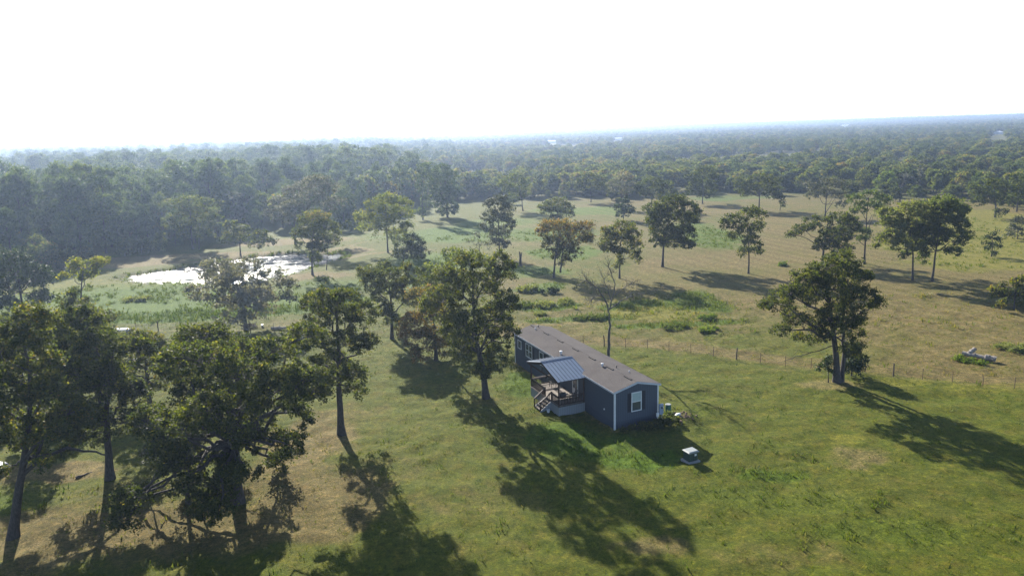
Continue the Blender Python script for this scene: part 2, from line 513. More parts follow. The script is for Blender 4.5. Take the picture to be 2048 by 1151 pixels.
at = gme.attributes.new('field', 'FLOAT', 'POINT')
at.data.foreach_set('value', rightfield.astype(np.float32))
gm, nt, gb = new_mat('pasture_ground')
tc = nt.nodes.new('ShaderNodeTexCoord')
P3 = tc.outputs['Object']
def sep(name):
    a = N(nt, 'ShaderNodeAttribute', _attribute_name=name)
    s = nt.nodes.new('ShaderNodeSeparateColor')
    nt.links.new(a.outputs['Color'], s.inputs[0])
    return s.outputs
c1, c2 = sep('cover'), sep('cover_more')
c2_field = N(nt, 'ShaderNodeAttribute', _attribute_name='field').outputs['Fac']
nfine = noise(nt, 5.5, 6, 0.75, vec=P3)
nmid = noise(nt, 0.55, 6, 0.65, vec=P3)
nbig = noise(nt, 0.09, 5, 0.6, vec=P3, dist=0.6)
def edge(mask, n, lo=0.25, hi=0.75, amt=0.7):
    s = mathn(nt, 'ADD', mask, mathn(nt, 'MULTIPLY', mathn(nt, 'SUBTRACT', n, 0.5), amt))
    r = N(nt, 'ShaderNodeMapRange', _interpolation_type='SMOOTHSTEP')
    r.inputs['From Min'].default_value, r.inputs['From Max'].default_value = lo, hi
    nt.links.new(s, r.inputs['Value'])
    return r.outputs[0]
ntuft = noise(nt, 1.7, 5, 0.7, vec=P3)
lawn = ramp(nt, nmid, [(0.25, (0.058, 0.092, 0.007)), (0.47, (0.088, 0.108, 0.010)), (0.6, (0.110, 0.112, 0.016)), (0.78, (0.138, 0.110, 0.032))])
lawn = mixc(nt, mathn(nt, 'MULTIPLY', nbig, 0.5), lawn, ramp(nt, nfine, [(0.3, (0.055, 0.08, 0.007)), (0.7, (0.12, 0.115, 0.018))]))
dryc = ramp(nt, mathn(nt, 'ADD', mathn(nt, 'MULTIPLY', nfine, 0.6), mathn(nt, 'MULTIPLY', nmid, 0.4)), [(0.3, (0.098, 0.076, 0.040)), (0.5, (0.150, 0.115, 0.064)), (0.72, (0.205, 0.162, 0.100))])
drymix = mixc(nt, mathn(nt, 'MULTIPLY', edge(nbig, nmid, 0.45, 0.75, 0.9), mathn(nt, 'ADD', 0.30, mathn(nt, 'MULTIPLY', 0.42, c2_field))) , dryc, (0.098, 0.104, 0.018))
col = mixc(nt, edge(c1[0], nmid), lawn, drymix)
lushc = ramp(nt, mathn(nt, 'ADD', mathn(nt, 'MULTIPLY', nfine, 0.5), mathn(nt, 'MULTIPLY', nmid, 0.5)), [(0.3, (0.036, 0.080, 0.006)), (0.52, (0.076, 0.136, 0.008)), (0.7, (0.118, 0.156, 0.016))])
col = mixc(nt, edge(c1[1], nmid), col, lushc)
yelc = ramp(nt, nfine, [(0.3, (0.122, 0.124, 0.016)), (0.7, (0.215, 0.205, 0.044))])
col = mixc(nt, mathn(nt, 'MULTIPLY', edge(c2[0], nmid), 0.85), col, yelc)
barec = ramp(nt, nfine, [(0.3, (0.135, 0.105, 0.066)), (0.55, (0.21, 0.165, 0.110)), (0.75, (0.32, 0.26, 0.19))])
col = mixc(nt, mathn(nt, 'MULTIPLY', edge(c1[2], mathn(nt, 'ADD', mathn(nt, 'MULTIPLY', nfine, .5), mathn(nt, 'MULTIPLY', nmid, .5)), 0.25, 0.95, 1.0), 0.85), col, barec)
col = mixc(nt, c2[1], col, ramp(nt, nmid, [(0.3, (0.035, 0.032, 0.016)), (0.7, (0.085, 0.075, 0.035))]))
col = mixc(nt, c2[2], col, ramp(nt, nbig, [(0.3, (0.05, 0.06, 0.024)), (0.7, (0.10, 0.105, 0.045))]))
# mowing passes: faint parallel swaths in the hayed field
mp = N(nt, 'ShaderNodeMapping', Rotation=(0, 0, R(-22)))
nt.links.new(P3, mp.inputs[0])
wv = N(nt, 'ShaderNodeTexWave', Scale=0.085, Distortion=2.2, Detail=3, _wave_type='BANDS')
nt.links.new(mp.outputs[0], wv.inputs['Vector'])
col = mixc(nt, mathn(nt, 'MULTIPLY', c1[0], mathn(nt, 'MULTIPLY', wv.outputs['Fac'], 0.34)), col, (0.235, 0.195, 0.125))
# grain of single clumps and dead stems, with shade of turf lumps painted in
vor = N(nt, 'ShaderNodeTexVoronoi', Scale=2.6, Randomness=1.0)
nt.links.new(P3, vor.inputs['Vector'])
col = mixc(nt, mathn(nt, 'MULTIPLY', ramp(nt, vor.outputs['Distance'], [(0.0, (1, 1, 1)), (0.35, (0, 0, 0))]), 0.30), col, (0.045, 0.062, 0.014))
hi = noise(nt, 14.0, 3, 0.8, vec=P3)
col = mixc(nt, 1.0, col, ramp(nt, hi, [(0.3, (0.55, 0.57, 0.55)), (0.5, (1, 1, 1)), (0.72, (1.55, 1.5, 1.4))]), 'MULTIPLY')
col = mixc(nt, 1.0, col, ramp(nt, ntuft, [(0.26, (0.36, 0.44, 0.34)), (0.42, (0.82, 0.86, 0.8)), (0.55, (1.08, 1.05, 1.03)), (0.74, (1.95, 1.75, 1.65))]), 'MULTIPLY')
col = mixc(nt, 1.0, col, ramp(nt, nfine, [(0.3, (0.62, 0.66, 0.6)), (0.5, (1, 1, 1)), (0.7, (1.35, 1.3, 1.25))]), 'MULTIPLY')
col = mixc(nt, 1.0, col, (0.65, 0.655, 0.41), 'MULTIPLY')
nt.links.new(col, gb.inputs['Base Color'])
gb.inputs['Roughness'].default_value = 0.95
gb.inputs['Specular IOR Level'].default_value = 0.08
bh = mathn(nt, 'ADD', mathn(nt, 'MULTIPLY', nfine, 0.6), mathn(nt, 'MULTIPLY', hi, 0.4))
bump(nt, gb, bh, 0.9, 0.16)
gme.materials.append(gm)
go = put('ground', gme)
go['kind'] = 'structure'

# pond water
wm, nt, wb = new_mat('pond_water')
tc = nt.nodes.new('ShaderNodeTexCoord')
mp = N(nt, 'ShaderNodeMapping', Scale=(0.5, 1.6, 1.0), Rotation=(0, 0, R(8)))
nt.links.new(tc.outputs['Object'], mp.inputs[0])
alg = noise(nt, 0.42, 6, 0.72, vec=mp.outputs[0], dist=0.8)
am = ramp(nt, alg, [(0.475, (0, 0, 0)), (0.53, (1, 1, 1))])
nt.links.new(mathn(nt, 'SUBTRACT', 0.42, mathn(nt, 'MULTIPLY', am, 0.40)), wb.inputs['Specular IOR Level'])
nt.links.new(mixc(nt, am, (0.012, 0.016, 0.014), (0.05, 0.06, 0.045)), wb.inputs['Base Color'])
nt.links.new(ramp(nt, alg, [(0.48, (0.14, 0.14, 0.14)), (0.60, (0.7, 0.7, 0.7))]), wb.inputs['Roughness'])
wb.inputs['IOR'].default_value = 1.33
bump(nt, wb, noise(nt, 3.0, 4, 0.6, vec=tc.outputs['Object']), 0.5, 0.12)
scum = nt.nodes.new('ShaderNodeBsdfDiffuse')
nt.links.new(ramp(nt, noise(nt, 1.5, 4, 0.6, vec=tc.outputs['Object']), [(0.3, (0.035, 0.045, 0.045)), (0.7, (0.10, 0.115, 0.10))]), scum.inputs[0])
wmx = nt.nodes.new('ShaderNodeMixShader')
nt.links.new(am, wmx.inputs[0])
nt.links.new(wb.outputs[0], wmx.inputs[1])
nt.links.new(scum.outputs[0], wmx.inputs[2])
nt.links.new(wmx.outputs[0], nt.nodes['Material Output'].inputs['Surface'])
a0, a1 = POND.min(0) - 4, POND.max(0) + 4
nx, ny = 60, 40
X, Y = np.meshgrid(np.linspace(a0[0], a1[0], nx), np.linspace(a0[1], a1[1], ny))
sdp = poly_sdf(POND, X.ravel(), Y.ravel())
ii = (np.arange(ny - 1)[:, None] * nx + np.arange(nx - 1)[None, :]).ravel()
qd = np.stack([ii, ii + 1, ii + nx + 1, ii + nx], -1)
qd = qd[(sdp[qd].min(1) < 1.6)]
wo = put('water', mesh_np('water', np.stack([X.ravel(), Y.ravel(), np.full(X.size, -0.40)], -1), qd, mats=[wm]))
wo['kind'] = 'structure'

# ------------------------------------------------------------------ trees: trunk and limbs, and a crown of single leaves in clumps
def leaf_quads(C, rngl, L, W, up_bias=0.35, droop=0.0):
    n = len(C)
    nrm = rngl.normal(size=(n, 3))
    nrm[:, 2] += up_bias * 2
    nrm /= np.linalg.norm(nrm, axis=1)[:, None]
    t = np.cross(nrm, rngl.normal(size=(n, 3)))
    t /= np.linalg.norm(t, axis=1)[:, None] + 1e-9
    if droop:
        t[:, 2] -= droop
        t /= np.linalg.norm(t, axis=1)[:, None]
    w = np.cross(nrm, t)
    w /= np.linalg.norm(w, axis=1)[:, None] + 1e-9
    s = rngl.uniform(0.65, 1.25, n)[:, None]
    l, ww = t * L * 0.5 * s, w * W * 0.5 * s
    V = np.stack([C - l, C + ww - l * 0.1, C + l, C - ww - l * 0.1], 1).reshape(-1, 3)
    return V, np.arange(n * 4).reshape(-1, 4)

def limb_path(a, b, rngl, k=5, sag=0.15, wig=0.06):
    a, b = np.asarray(a, float), np.asarray(b, float)
    t = np.linspace(0, 1, k)[:, None]
    d = np.linalg.norm(b - a)
    P = a + (b - a) * t
    P[:, 2] += (np.sin(t[:, 0] * math.pi) * sag * d * 0.5)
    P[1:-1] += rngl.normal(size=(k - 2, 3)) * wig * d * 0.6
    return P

def crown_tree(trunk, lobes, seed, leaf=0.34, rc=0.6, dens=1.0, tr=0.28, shell=0.5, tint0=0.35, tint_v=0.24, up_bias=0.35, droop=0.0, narrow=0.70, flat=0.8, bare_frac=0.0, leaf_k=2.4, auto_depth=True, clump_k=0.75, sides=7):
    """trunk: 3-D points from the ground up. lobes: (x, y, z, rx, ry, rz, tint shift). Returns the two meshes' data."""
    r = np.random.default_rng(seed)
    T = Tubes()
    trunk = np.asarray(trunk, float)
    # resample and wiggle the trunk
    s = np.concatenate([[0], np.cumsum(np.linalg.norm(np.diff(trunk, axis=0), axis=1))])
    k = max(6, int(s[-1] / 0.8))
    u = np.linspace(0, s[-1], k)
    P = np.stack([np.interp(u, s, trunk[:, i]) for i in range(3)], -1)
    P[1:, :2] += np.cumsum(r.normal(size=(k - 1, 2)) * 0.05, axis=0) * 0.5
    P[0, 2] -= 0.35
    rad = tr * (1 - 0.78 * np.linspace(0, 1, k) ** 0.9)
    rad[0] *= 1.45
    rad[1] *= 1.08
    T.add(P, rad, sides + 2)
    anchors, arad = list(P[k // 3:]), list(rad[k // 3:])
    for (lx, ly, lz, rx, ry, rz, ts) in lobes:
        c = np.array([lx, ly, lz])
        hd = np.hypot(P[:, 0] - lx, P[:, 1] - ly)
        want = lz - rz * 0.3 - 0.75 * hd
        j = int(np.argmin(np.abs(P[:, 2] - want) + (P[:, 2] > lz) * 1.5 + (np.arange(k) < k * 0.36) * 14))
        L = limb_path(P[j], c, r, 6, 0.10, 0.09)
        r0 = min(rad[j] * 0.65, 0.024 * np.linalg.norm(c - P[j]) + 0.04)
        lr = np.linspace(r0, 0.035, 6)
        T.add(L, lr, 6)
        anchors += list(L[1:])
        arad += list(lr[1:])
    A, AR = np.array(anchors), np.array(arad)
    CC, CT, NL = [], [], []
    la = leaf * leaf * narrow * 0.5
    for (lx, ly, lz, rx, ry, rz, ts) in lobes:
        area = math.pi * rx * rz
        n = max(3, int(clump_k * (rx * ry * rz) ** (2 / 3) * math.pi / (rc * rc)))
        d = r.normal(size=(n, 3))
        d /= np.linalg.norm(d, axis=1)[:, None]
        low = d[:, 2] < -0.2
        d[low & (r.random(n) < 0.5), 2] *= -1
        rr = (shell + (1 - shell) * r.random(n) ** 0.5)
        c = np.array([lx, ly, lz]) + d * rr[:, None] * np.array([rx, ry, rz]) * r.uniform(0.85, 1.12, (n, 1))
        CC.append(c)
        CT.append(np.full(n, ts) + r.normal(size=n) * tint_v * 0.6)
        NL += [dens * leaf_k * area / (la * 0.5) / n] * n
    CC, CT, NL = np.concatenate(CC), np.concatenate(CT), np.array(NL)
    keepb = r.random(len(CC)) < 0.8
    for c in CC[keepb]:
        d = np.linalg.norm(A - c, axis=1) + np.maximum(0, A[:, 2] - c[2]) * 0.8
        j = int(np.argmin(d))
        if d[j] > 0.25:
            T.add(limb_path(A[j], c, r, 4, 0.12, 0.10), np.linspace(min(AR[j] * 0.6, 0.05), 0.014, 4), 3)
    tm = T
    leafy = r.random(len(CC)) >= bare_frac
    CC, CT, NL = CC[leafy], CT[leafy], NL[leafy]
    cnt = np.maximum(3, (NL * r.uniform(0.6, 1.4, len(CC)))).astype(int)
    idx = np.repeat(np.arange(len(CC)), cnt)
    g = r.normal(size=(len(idx), 3)) * 0.52
    g *= (rc * r.uniform(0.6, 1.35, len(CC)))[idx][:, None]
    g[:, 2] *= flat
    C = CC[idx] + g
    C[:, 2] = np.maximum(C[:, 2], 0.12)
    V, Q = leaf_quads(C, r, leaf, leaf * narrow, up_bias, droop)
    tint = np.clip(tint0 + CT[idx] + r.normal(size=len(idx)) * tint_v, 0, 1)
    return tm, V, Q, tint

TREES = []
def tree(name, label, base, lobes, trunk=None, mat='oak', group=None, cat='tree', bark='bark', seed=None, depth=1.0, trunk2=None, extra=None, top=None, **kw):
    """A tree of the photograph: base pixel of its trunk, crown lobes (px, py, rx, ry[, tint shift]) in its upright plane."""
    seed = seed if seed is not None else len(TREES) * 13 + 5
    r = np.random.default_rng(seed)
    bx, by = gnd(*base)
    bz = gz(bx, by)
    sc = by / FOCAL * 1.02
    L = []
    for l in lobes:
        X, Z = upright(l[0], l[1], by)
        L.append([X - bx, 0.0, Z - bz, l[2] * sc, l[2] * sc, l[3] * sc, l[4] if len(l) > 4 else 0.0])
    L = np.array(L)
    half = max(0.5, (L[:, 0] + L[:, 3]).max() - (L[:, 0] - L[:, 3]).min()) * 0.5
    cx = np.average(L[:, 0], weights=L[:, 3])
    # lobes near the middle line of the crown spread towards and away from the viewer
    for i in range(len(L)):
        room = math.sqrt(max(0.0, half ** 2 - (L[i, 0] - cx) ** 2)) - L[i, 3] * 0.6
        L[i, 1] = (1 if i % 2 else -1) * r.uniform(0.15, 0.85) * max(0.0, room) * depth
    if trunk is None:
        m = L[:, 2].max()
        trunk = [(0, 0, 0), (0.1 * cx, 0, m * 0.35), (0.55 * cx, 0, m * 0.72), (0.8 * cx, 0, m * 0.9)]
    else:
        tp = [(0, 0, 0)]
        for p in trunk:
            X, Z = upright(p[0], p[1], by)
            tp.append((X - bx, 0, Z - bz))
        trunk = tp
    dist = math.hypot(bx, by)
    d = dict(leaf=0.205 if dist < 100 else 0.35 if dist < 180 else 0.46, rc=0.40 if dist < 100 else 0.55, tr=0.05 + 0.018 * L[:, 2].max())
    d.update(kw)
    T, V, Q, tint = crown_tree(trunk, [tuple(l) for l in L], seed, **d)
    if trunk2 is not None:
        for tpts, r0 in trunk2:
            pts = [(upright(p[0], p[1], by)[0] - bx, 0.15 * i, upright(p[0], p[1], by)[1] - bz) for i, p in enumerate(tpts)]
            pts = np.array(pts)
            s = np.linspace(0, len(pts) - 1, 3 * len(pts))
            P = np.stack([np.interp(s, np.arange(len(pts)), pts[:, i]) for i in range(3)], -1)
            P[1:-1] += r.normal(size=(len(P) - 2, 3)) * 0.05
            T.add(P, np.linspace(r0, r0 * 0.3, len(P)), 6)
    t = thing(name, label, cat, (bx, by, bz), 0, group)
    put('trunk', T.mesh('trunk', M[bark]), t)
    put('crown', mesh_np('crown', V, Q, mats=[M[mat]], fattr={'tint': tint}), t)
    TREES.append((t, bx, by, half))
    return t

G1 = 'oaks scattered over the lawn'
tree('oak_tree', 'tall oak at the left edge with bare lower trunk and one long low limb', (25, 1074),
     [(40, 690, 62, 50), (-30, 740, 55, 55), (25, 780, 55, 45), (95, 790, 50, 40), (-10, 850, 45, 45), (105, 850, 55, 38), (60, 860, 40, 40), (50, 640, 45, 28), (-50, 660, 50, 40), (45, 935, 20, 14), (10, 930, 28, 12), (95, 925, 18, 12), (130, 850, 30, 24), (65, 740, 45, 35), (-20, 800, 40, 35), (50, 900, 38, 18), (120, 905, 26, 10)],
     trunk=[(35, 990), (48, 905), (58, 830), (62, 740), (50, 690)], trunk2=[([(45, 950), (85, 915), (130, 900), (165, 905), (205, 917)], 0.17)], tr=0.36, group=G1, tint0=0.33, seed=11, dens=1.5, clump_k=0.9)
tree('oak_tree', 'oak with a swollen flared root foot and forked trunk, second from the left edge', (220, 958),
     [(175, 640, 55, 32), (120, 690, 55, 38), (215, 690, 50, 40), (150, 750, 60, 45), (230, 745, 45, 42), (110, 770, 45, 36), (190, 810, 55, 42), (255, 800, 32, 40), (140, 840, 40, 30), (250, 870, 30, 26), (180, 870, 38, 25), (100, 720, 35, 30), (285, 700, 30, 28), (205, 770, 45, 35), (265, 830, 26, 24), (150, 690, 45, 30), (90, 830, 28, 24)],
     trunk=[(214, 880), (212, 820), (222, 760), (225, 700)], trunk2=[([(212, 850), (195, 790), (170, 720)], 0.16)], tr=0.36, group=G1, tint0=0.35, seed=12, dens=1.5, clump_k=0.9)
tree('oak_tree', 'slim low oak of thin grey lichened twigs between two larger oaks', (376, 1006),
     [(345, 880, 42, 34), (305, 915, 42, 28), (390, 860, 34, 30), (350, 930, 40, 24), (320, 850, 34, 24), (375, 905, 30, 26)],
     trunk=[(372, 930), (362, 880), (355, 850)], tr=0.18, group=G1, mat='grey', dens=0.8, tint0=0.0, seed=13, bare_frac=0.1)
tree('oak_tree', 'broadest foreground oak, dark, its thick trunk wrapped in foliage to the ground', (475, 1005),
     [(455, 675, 75, 34), (375, 700, 58, 36), (530, 705, 58, 38), (325, 745, 52, 40), (590, 745, 50, 42), (430, 750, 65, 45), (520, 770, 60, 42), (610, 800, 38, 38), (340, 810, 45, 34), (560, 830, 48, 34), (615, 845, 26, 26), (450, 820, 60, 45), (395, 850, 40, 30),
      (465, 890, 42, 42, -.1), (470, 945, 40, 40, -.1), (528, 970, 30, 24, -.05), (440, 980, 32, 26, -.1), (268, 1005, 38, 14), (320, 970, 38, 20), (240, 1012, 20, 16), (505, 905, 30, 24), (295, 760, 30, 26), (400, 880, 36, 28), (350, 860, 34, 26), (430, 915, 32, 26), (300, 840, 30, 22), (575, 860, 32, 18), (430, 870, 44, 34), (520, 860, 36, 28), (370, 800, 44, 36), (480, 760, 50, 36), (290, 890, 36, 24), (330, 930, 40, 26), (410, 960, 34, 24), (500, 940, 30, 28), (600, 690, 40, 32), (632, 735, 26, 32), (575, 770, 44, 34), (545, 880, 26, 18), (505, 985, 26, 22), (455, 915, 44, 40), (360, 985, 30, 18), (560, 690, 40, 30), (400, 745, 44, 34), (630, 800, 22, 24), (490, 800, 40, 32), (390, 830, 40, 26)],
     trunk=[(472, 930), (462, 820), (450, 750), (445, 690)], trunk2=[([(468, 880), (420, 850), (390, 800), (370, 740)], 0.2), ([(473, 940), (410, 960), (330, 985), (270, 1003)], 0.16)], tr=0.50, group=G1, tint0=0.36, seed=14, dens=1.2, clump_k=0.8)
tree('oak_tree', 'straight single oak with a tall clear trunk standing in a pale bare ring', (683, 868),
     [(655, 592, 45, 24), (620, 625, 36, 28), (690, 592, 38, 22), (722, 632, 34, 32), (605, 660, 28, 24), (672, 645, 52, 38), (700, 680, 46, 28), (625, 690, 32, 20), (738, 680, 24, 20), (655, 745, 40, 24), (712, 735, 34, 24), (645, 778, 24, 18), (718, 768, 24, 15), (690, 770, 25, 20), (632, 720, 18, 14)],
     trunk=[(679, 780), (677, 700), (674, 640), (668, 600)], tr=0.36, group=G1, tint0=0.32, seed=15)
tree('oak_tree', 'largest oak beside the house, crown olive and yellowing, leaning trunk', (973, 797),
     [(945, 525, 45, 30), (1000, 545, 34, 36), (900, 560, 42, 34), (955, 590, 62, 42, .08), (1015, 605, 26, 40), (880, 610, 42, 36, .1), (930, 640, 50, 38, .06), (990, 650, 40, 36), (1020, 660, 18, 22), (955, 690, 42, 34), (1000, 705, 30, 28), (925, 715, 36, 26, -.05), (960, 735, 28, 18), (900, 670, 28, 28)],
     trunk=[(965, 740), (952, 680), (948, 620), (945, 560)], tr=0.38, group=G1, tint0=0.42, seed=16)
tree('oak_tree', 'small oak with rust and yellow autumn leaves left of the largest oak', (872, 722),
     [(868, 620, 34, 26, .2), (828, 650, 34, 24, .45), (850, 590, 30, 24, .1), (812, 676, 22, 20, .5), (862, 672, 32, 26, .25), (885, 700, 22, 18, .1), (840, 700, 24, 16, .35)],
     trunk=[(870, 680), (868, 640), (862, 610)], tr=0.24, group=G1, mat='oak_brown', tint0=0.2, seed=17)
tree('oak_tree', 'loose pale oak rising behind the autumn coloured oak', (893, 655),
     [(868, 545, 32, 24), (905, 520, 30, 20), (935, 515, 26, 18), (850, 570, 25, 18), (890, 565, 34, 25), (880, 600, 28, 22)], mat='willow', tint0=0.25, tr=0.24, group=G1, dens=0.8, seed=18)
tree('oak_tree', 'ivy trunked oak in the yard just behind the straight single oak', (784, 678),
     [(772, 548, 42, 24), (742, 570, 28, 22), (808, 570, 30, 26), (775, 585, 40, 26), (735, 545, 22, 16), (815, 545, 18, 16), (782, 622, 18, 26, -.2), (782, 650, 13, 22, -.2), (825, 595, 16, 14)],
     trunk=[(783, 630), (781, 590), (775, 560)], tr=0.26, group=G1, tint0=0.34, seed=19)
tree('oak_tree', 'lone twin trunked oak on the fence line right of the house', (1674, 765),
     [(1645, 535, 38, 28), (1698, 532, 40, 30), (1608, 560, 36, 24), (1728, 565, 28, 28), (1655, 575, 56, 38), (1580, 585, 30, 20), (1708, 595, 42, 30), (1615, 605, 46, 26), (1745, 605, 18, 14), (1550, 615, 30, 11), (1665, 630, 48, 34), (1600, 640, 32, 15), (1560, 655, 26, 10), (1640, 672, 28, 20), (1695, 650, 30, 28), (1622, 690, 20, 12), (1690, 690, 24, 18), (1545, 605, 22, 8)],
     trunk=[(1671, 700), (1664, 640), (1655, 580), (1648, 545)], trunk2=[([(1684, 762), (1688, 690), (1690, 620), (1700, 560)], 0.26), ([(1668, 690), (1640, 702), (1600, 712), (1572, 724)], 0.06), ([(1622, 706), (1600, 700), (1588, 712)], 0.03)], tr=0.40, group=G1, tint0=0.42, seed=20, clump_k=0.8, depth=.55)
tree('cedar_shrub', 'round dark cedar shrub against the twin trunked oak, right side', (1703, 752), [(1704, 722, 24, 24), (1716, 730, 18, 17), (1692, 732, 14, 14), (1704, 698, 14, 16)], cat='shrub', mat='cedar', tr=0.09, rc=0.45, leaf=0.24, tint0=0.3, seed=21)
tree('cedar_shrub', 'small sparse bright cedar left of the twin trunked oak', (1657, 765), [(1652, 726, 16, 8, .4), (1660, 740, 9, 14, .2), (1638, 733, 9, 5, .3), (1664, 722, 9, 8, .3)], cat='shrub', mat='cedar', tr=0.06, rc=0.35, leaf=0.22, tint0=0.4, seed=22)
tree('grey_oak', 'half dead grey lavender oak beyond the left yard fence', (492, 660),
     [(455, 530, 34, 22, .1), (425, 560, 32, 24), (490, 565, 40, 30, .25), (470, 600, 46, 26, .35), (525, 590, 36, 28, .3), (560, 580, 30, 20, -.2), (415, 595, 26, 18, .1), (510, 625, 34, 18, .35), (580, 590, 18, 13, -.3), (440, 615, 26, 15, .3), (395, 575, 16, 14, .1), (480, 545, 38, 26, 0), (450, 560, 34, 26, .1), (535, 560, 28, 20, -.1), (480, 630, 40, 18, .3), (500, 600, 40, 26, .3)],
     trunk=[(488, 620), (482, 590), (470, 560)], mat='grey', bark='pale_bark', dens=0.72, tint0=0.36, tr=0.30, bare_frac=0.08, seed=23)
tree('oak_tree', 'oak crown bunched under the vine covered snag at left', (166, 752),
     [(165, 600, 28, 20), (135, 630, 32, 22), (200, 630, 32, 22), (165, 650, 45, 26), (225, 655, 28, 14), (105, 660, 34, 22), (190, 680, 36, 22), (130, 690, 36, 22), (245, 665, 16, 8)], tr=0.26, group=G1, tint0=0.28, seed=24)
tree('oak_tree', 'partly hidden oak by the left frame edge behind the tall edge oak', (47, 772), [(25, 640, 38, 22), (65, 650, 30, 20), (0, 670, 34, 28), (48, 690, 36, 20), (85, 690, 24, 18), (-30, 650, 30, 24)], tr=0.24, group=G1, tint0=0.3, seed=25)
tree('oak_tree', 'bushy oak between the flared oak and the broadest foreground oak, further back', (300, 812), [(300, 672, 42, 26), (262, 705, 36, 28), (335, 700, 36, 28), (300, 735, 46, 30), (270, 765, 34, 22), (340, 760, 32, 24), (250, 735, 24, 20), (305, 780, 26, 16)], tr=0.26, group=G1, tint0=0.38, seed=31)
tree('oak_tree', 'oak filling the gap right behind the tall left edge oak', (112, 858), [(105, 715, 40, 26), (75, 745, 36, 28), (135, 750, 34, 28), (100, 780, 44, 28), (60, 790, 28, 22), (140, 795, 26, 20), (95, 815, 28, 14)], tr=0.26, group=G1, tint0=0.3, seed=33)
tree('ivy_tree', 'dark bushy tree overgrown to the ground at the left edge near the lean-to', (48, 626), [(40, 515, 42, 20), (12, 545, 34, 30), (75, 545, 30, 22), (45, 575, 38, 26), (30, 600, 34, 20), (60, 605, 26, 18), (100, 552, 14, 12), (-10, 580, 26, 24)], mat='cedar', tint0=0.45, tr=0.24, seed=26)
tree('ivy_snag', 'two headed dead snag smothered in yellow green vine', (165, 650), [(164, 590, 11, 22, -.3), (165, 560, 14, 18, -.2), (160, 530, 18, 12, .15), (196, 523, 17, 8, .25), (146, 545, 10, 7, .2), (180, 540, 14, 10, 0), (212, 519, 9, 5, .3)], mat='lime', tint0=0.45, tr=0.2, rc=0.5, dens=1.3, seed=27)

# dead, nearly leafless tree behind the house
def dead_tree(name, label, base, paths, r0, twigs=60, seed=3, reach=0.55, mat='pale_bark', sparse=None):
    r = np.random.default_rng(seed)
    bx, by = gnd(*base)
    bz = gz(bx, by)
    T = Tubes()
    tips = []
    for i, (pts, ra, dep) in enumerate(paths):
        Q = []
        for k, p in enumerate(pts):
            X, Z = upright(p[0], p[1], by)
            Q.append((X - bx, dep * k / max(1, len(pts) - 1), Z - bz))
        Q = np.array(Q)
        s = np.linspace(0, len(Q) - 1, 3 * len(Q))
        P = np.stack([np.interp(s, np.arange(len(Q)), Q[:, j]) for j in range(3)], -1)
        P[1:] += r.normal(size=(len(P) - 1, 3)) * 0.05
        if i == 0:
            P[0, 2] -= 0.3
        T.add(P, np.linspace(ra, max(0.02, ra * 0.35), len(P)), 7)
        tips += [(P[j], (P[j] - P[j - 1])) for j in range(len(P) // 2 if i else len(P) - 2, len(P))]
    for k in range(twigs):
        p, d = tips[r.integers(len(tips))]
        d = d / (np.linalg.norm(d) + 1e-6) + r.normal(size=3) * 0.7 + np.array([0, 0, 0.15])
        q = p + d * reach * r.uniform(0.4, 1.5)
        L = limb_path(p, q, r, 4, 0.1, 0.12)
        T.add(L, np.linspace(0.03, 0.010, 4), 4)
        for _ in range(2):
            e = L[2] + (d + r.normal(size=3) * 0.9) * reach * 0.4
            T.add(limb_path(L[2], e, r, 3, 0.1, 0.1), np.array([0.014, 0.010, 0.007]), 3)
            tips.append((e, e - L[2])) if r.random() < 0.3 else None
    t = thing(name, label, 'tree', (bx, by, bz))
    put('trunk', T.mesh('trunk', M[mat]), t)
    if sparse:
        C = np.array([tips[i][0] for i in r.integers(len(tips), size=sparse)]) + r.normal(size=(sparse, 3)) * 0.25
        V, Q = leaf_quads(C, r, 0.16, 0.10)
        put('crown', mesh_np('crown', V, Q, mats=[M['grey']], fattr={'tint': r.random(sparse)}), t)
    return t
dead_tree('bare_tree', 'bare dead tree with a slim grey trunk right behind the house', (1217, 714),
          [([(1217, 714), (1218, 670), (1219, 640), (1216, 612)], 0.20, 0), ([(1216, 615), (1205, 590), (1192, 572), (1180, 565), (1168, 548)], 0.10, -1.5), ([(1217, 620), (1226, 598), (1232, 570), (1222, 545), (1218, 528)], 0.09, 1.0), ([(1218, 618), (1240, 606), (1255, 600), (1272, 598)], 0.09, 1.8), ([(1230, 590), (1246, 574), (1262, 560)], 0.06, -1.2), ([(1205, 590), (1190, 595), (1178, 606)], 0.05, 1.0), ([(1222, 600), (1214, 575), (1204, 552)], 0.06, 1.6)], 0.2, twigs=130, reach=0.55, sparse=700, seed=4)

G2 = 'trees standing about the mown pasture'
def mid(label, base, lobes, **kw):
    kw.setdefault('group', G2)
    return tree(kw.pop('name', 'pasture_tree'), label, base, lobes, **kw)
mid('tree with an ivy thickened trunk on the near bank of the pond', (625, 549), [(640, 432, 26, 14, .5), (612, 445, 22, 18), (655, 455, 26, 22), (625, 470, 24, 18), (632, 500, 16, 22, -.2), (624, 520, 12, 18, -.25), (600, 470, 12, 22), (665, 475, 14, 18), (645, 485, 20, 18)], tint0=0.36, dens=0.9, tr=.22, trunk2=[([(653, 540), (654, 510), (658, 470)], .13)], name='ivy_tree')
mid('tall yellow green tree on two slim trunks by the dirt track', (776, 505), [(775, 395, 24, 12, .1), (750, 410, 22, 14, .1), (805, 405, 22, 16), (770, 420, 34, 16), (735, 435, 22, 15, .2), (800, 432, 28, 18), (760, 450, 34, 16), (728, 460, 16, 10), (815, 455, 16, 16), (790, 470, 22, 14)], mat='lime', tint0=0.10, dens=0.8, trunk2=[([(789, 500), (788, 470), (786, 430)], .13)], tr=.2)
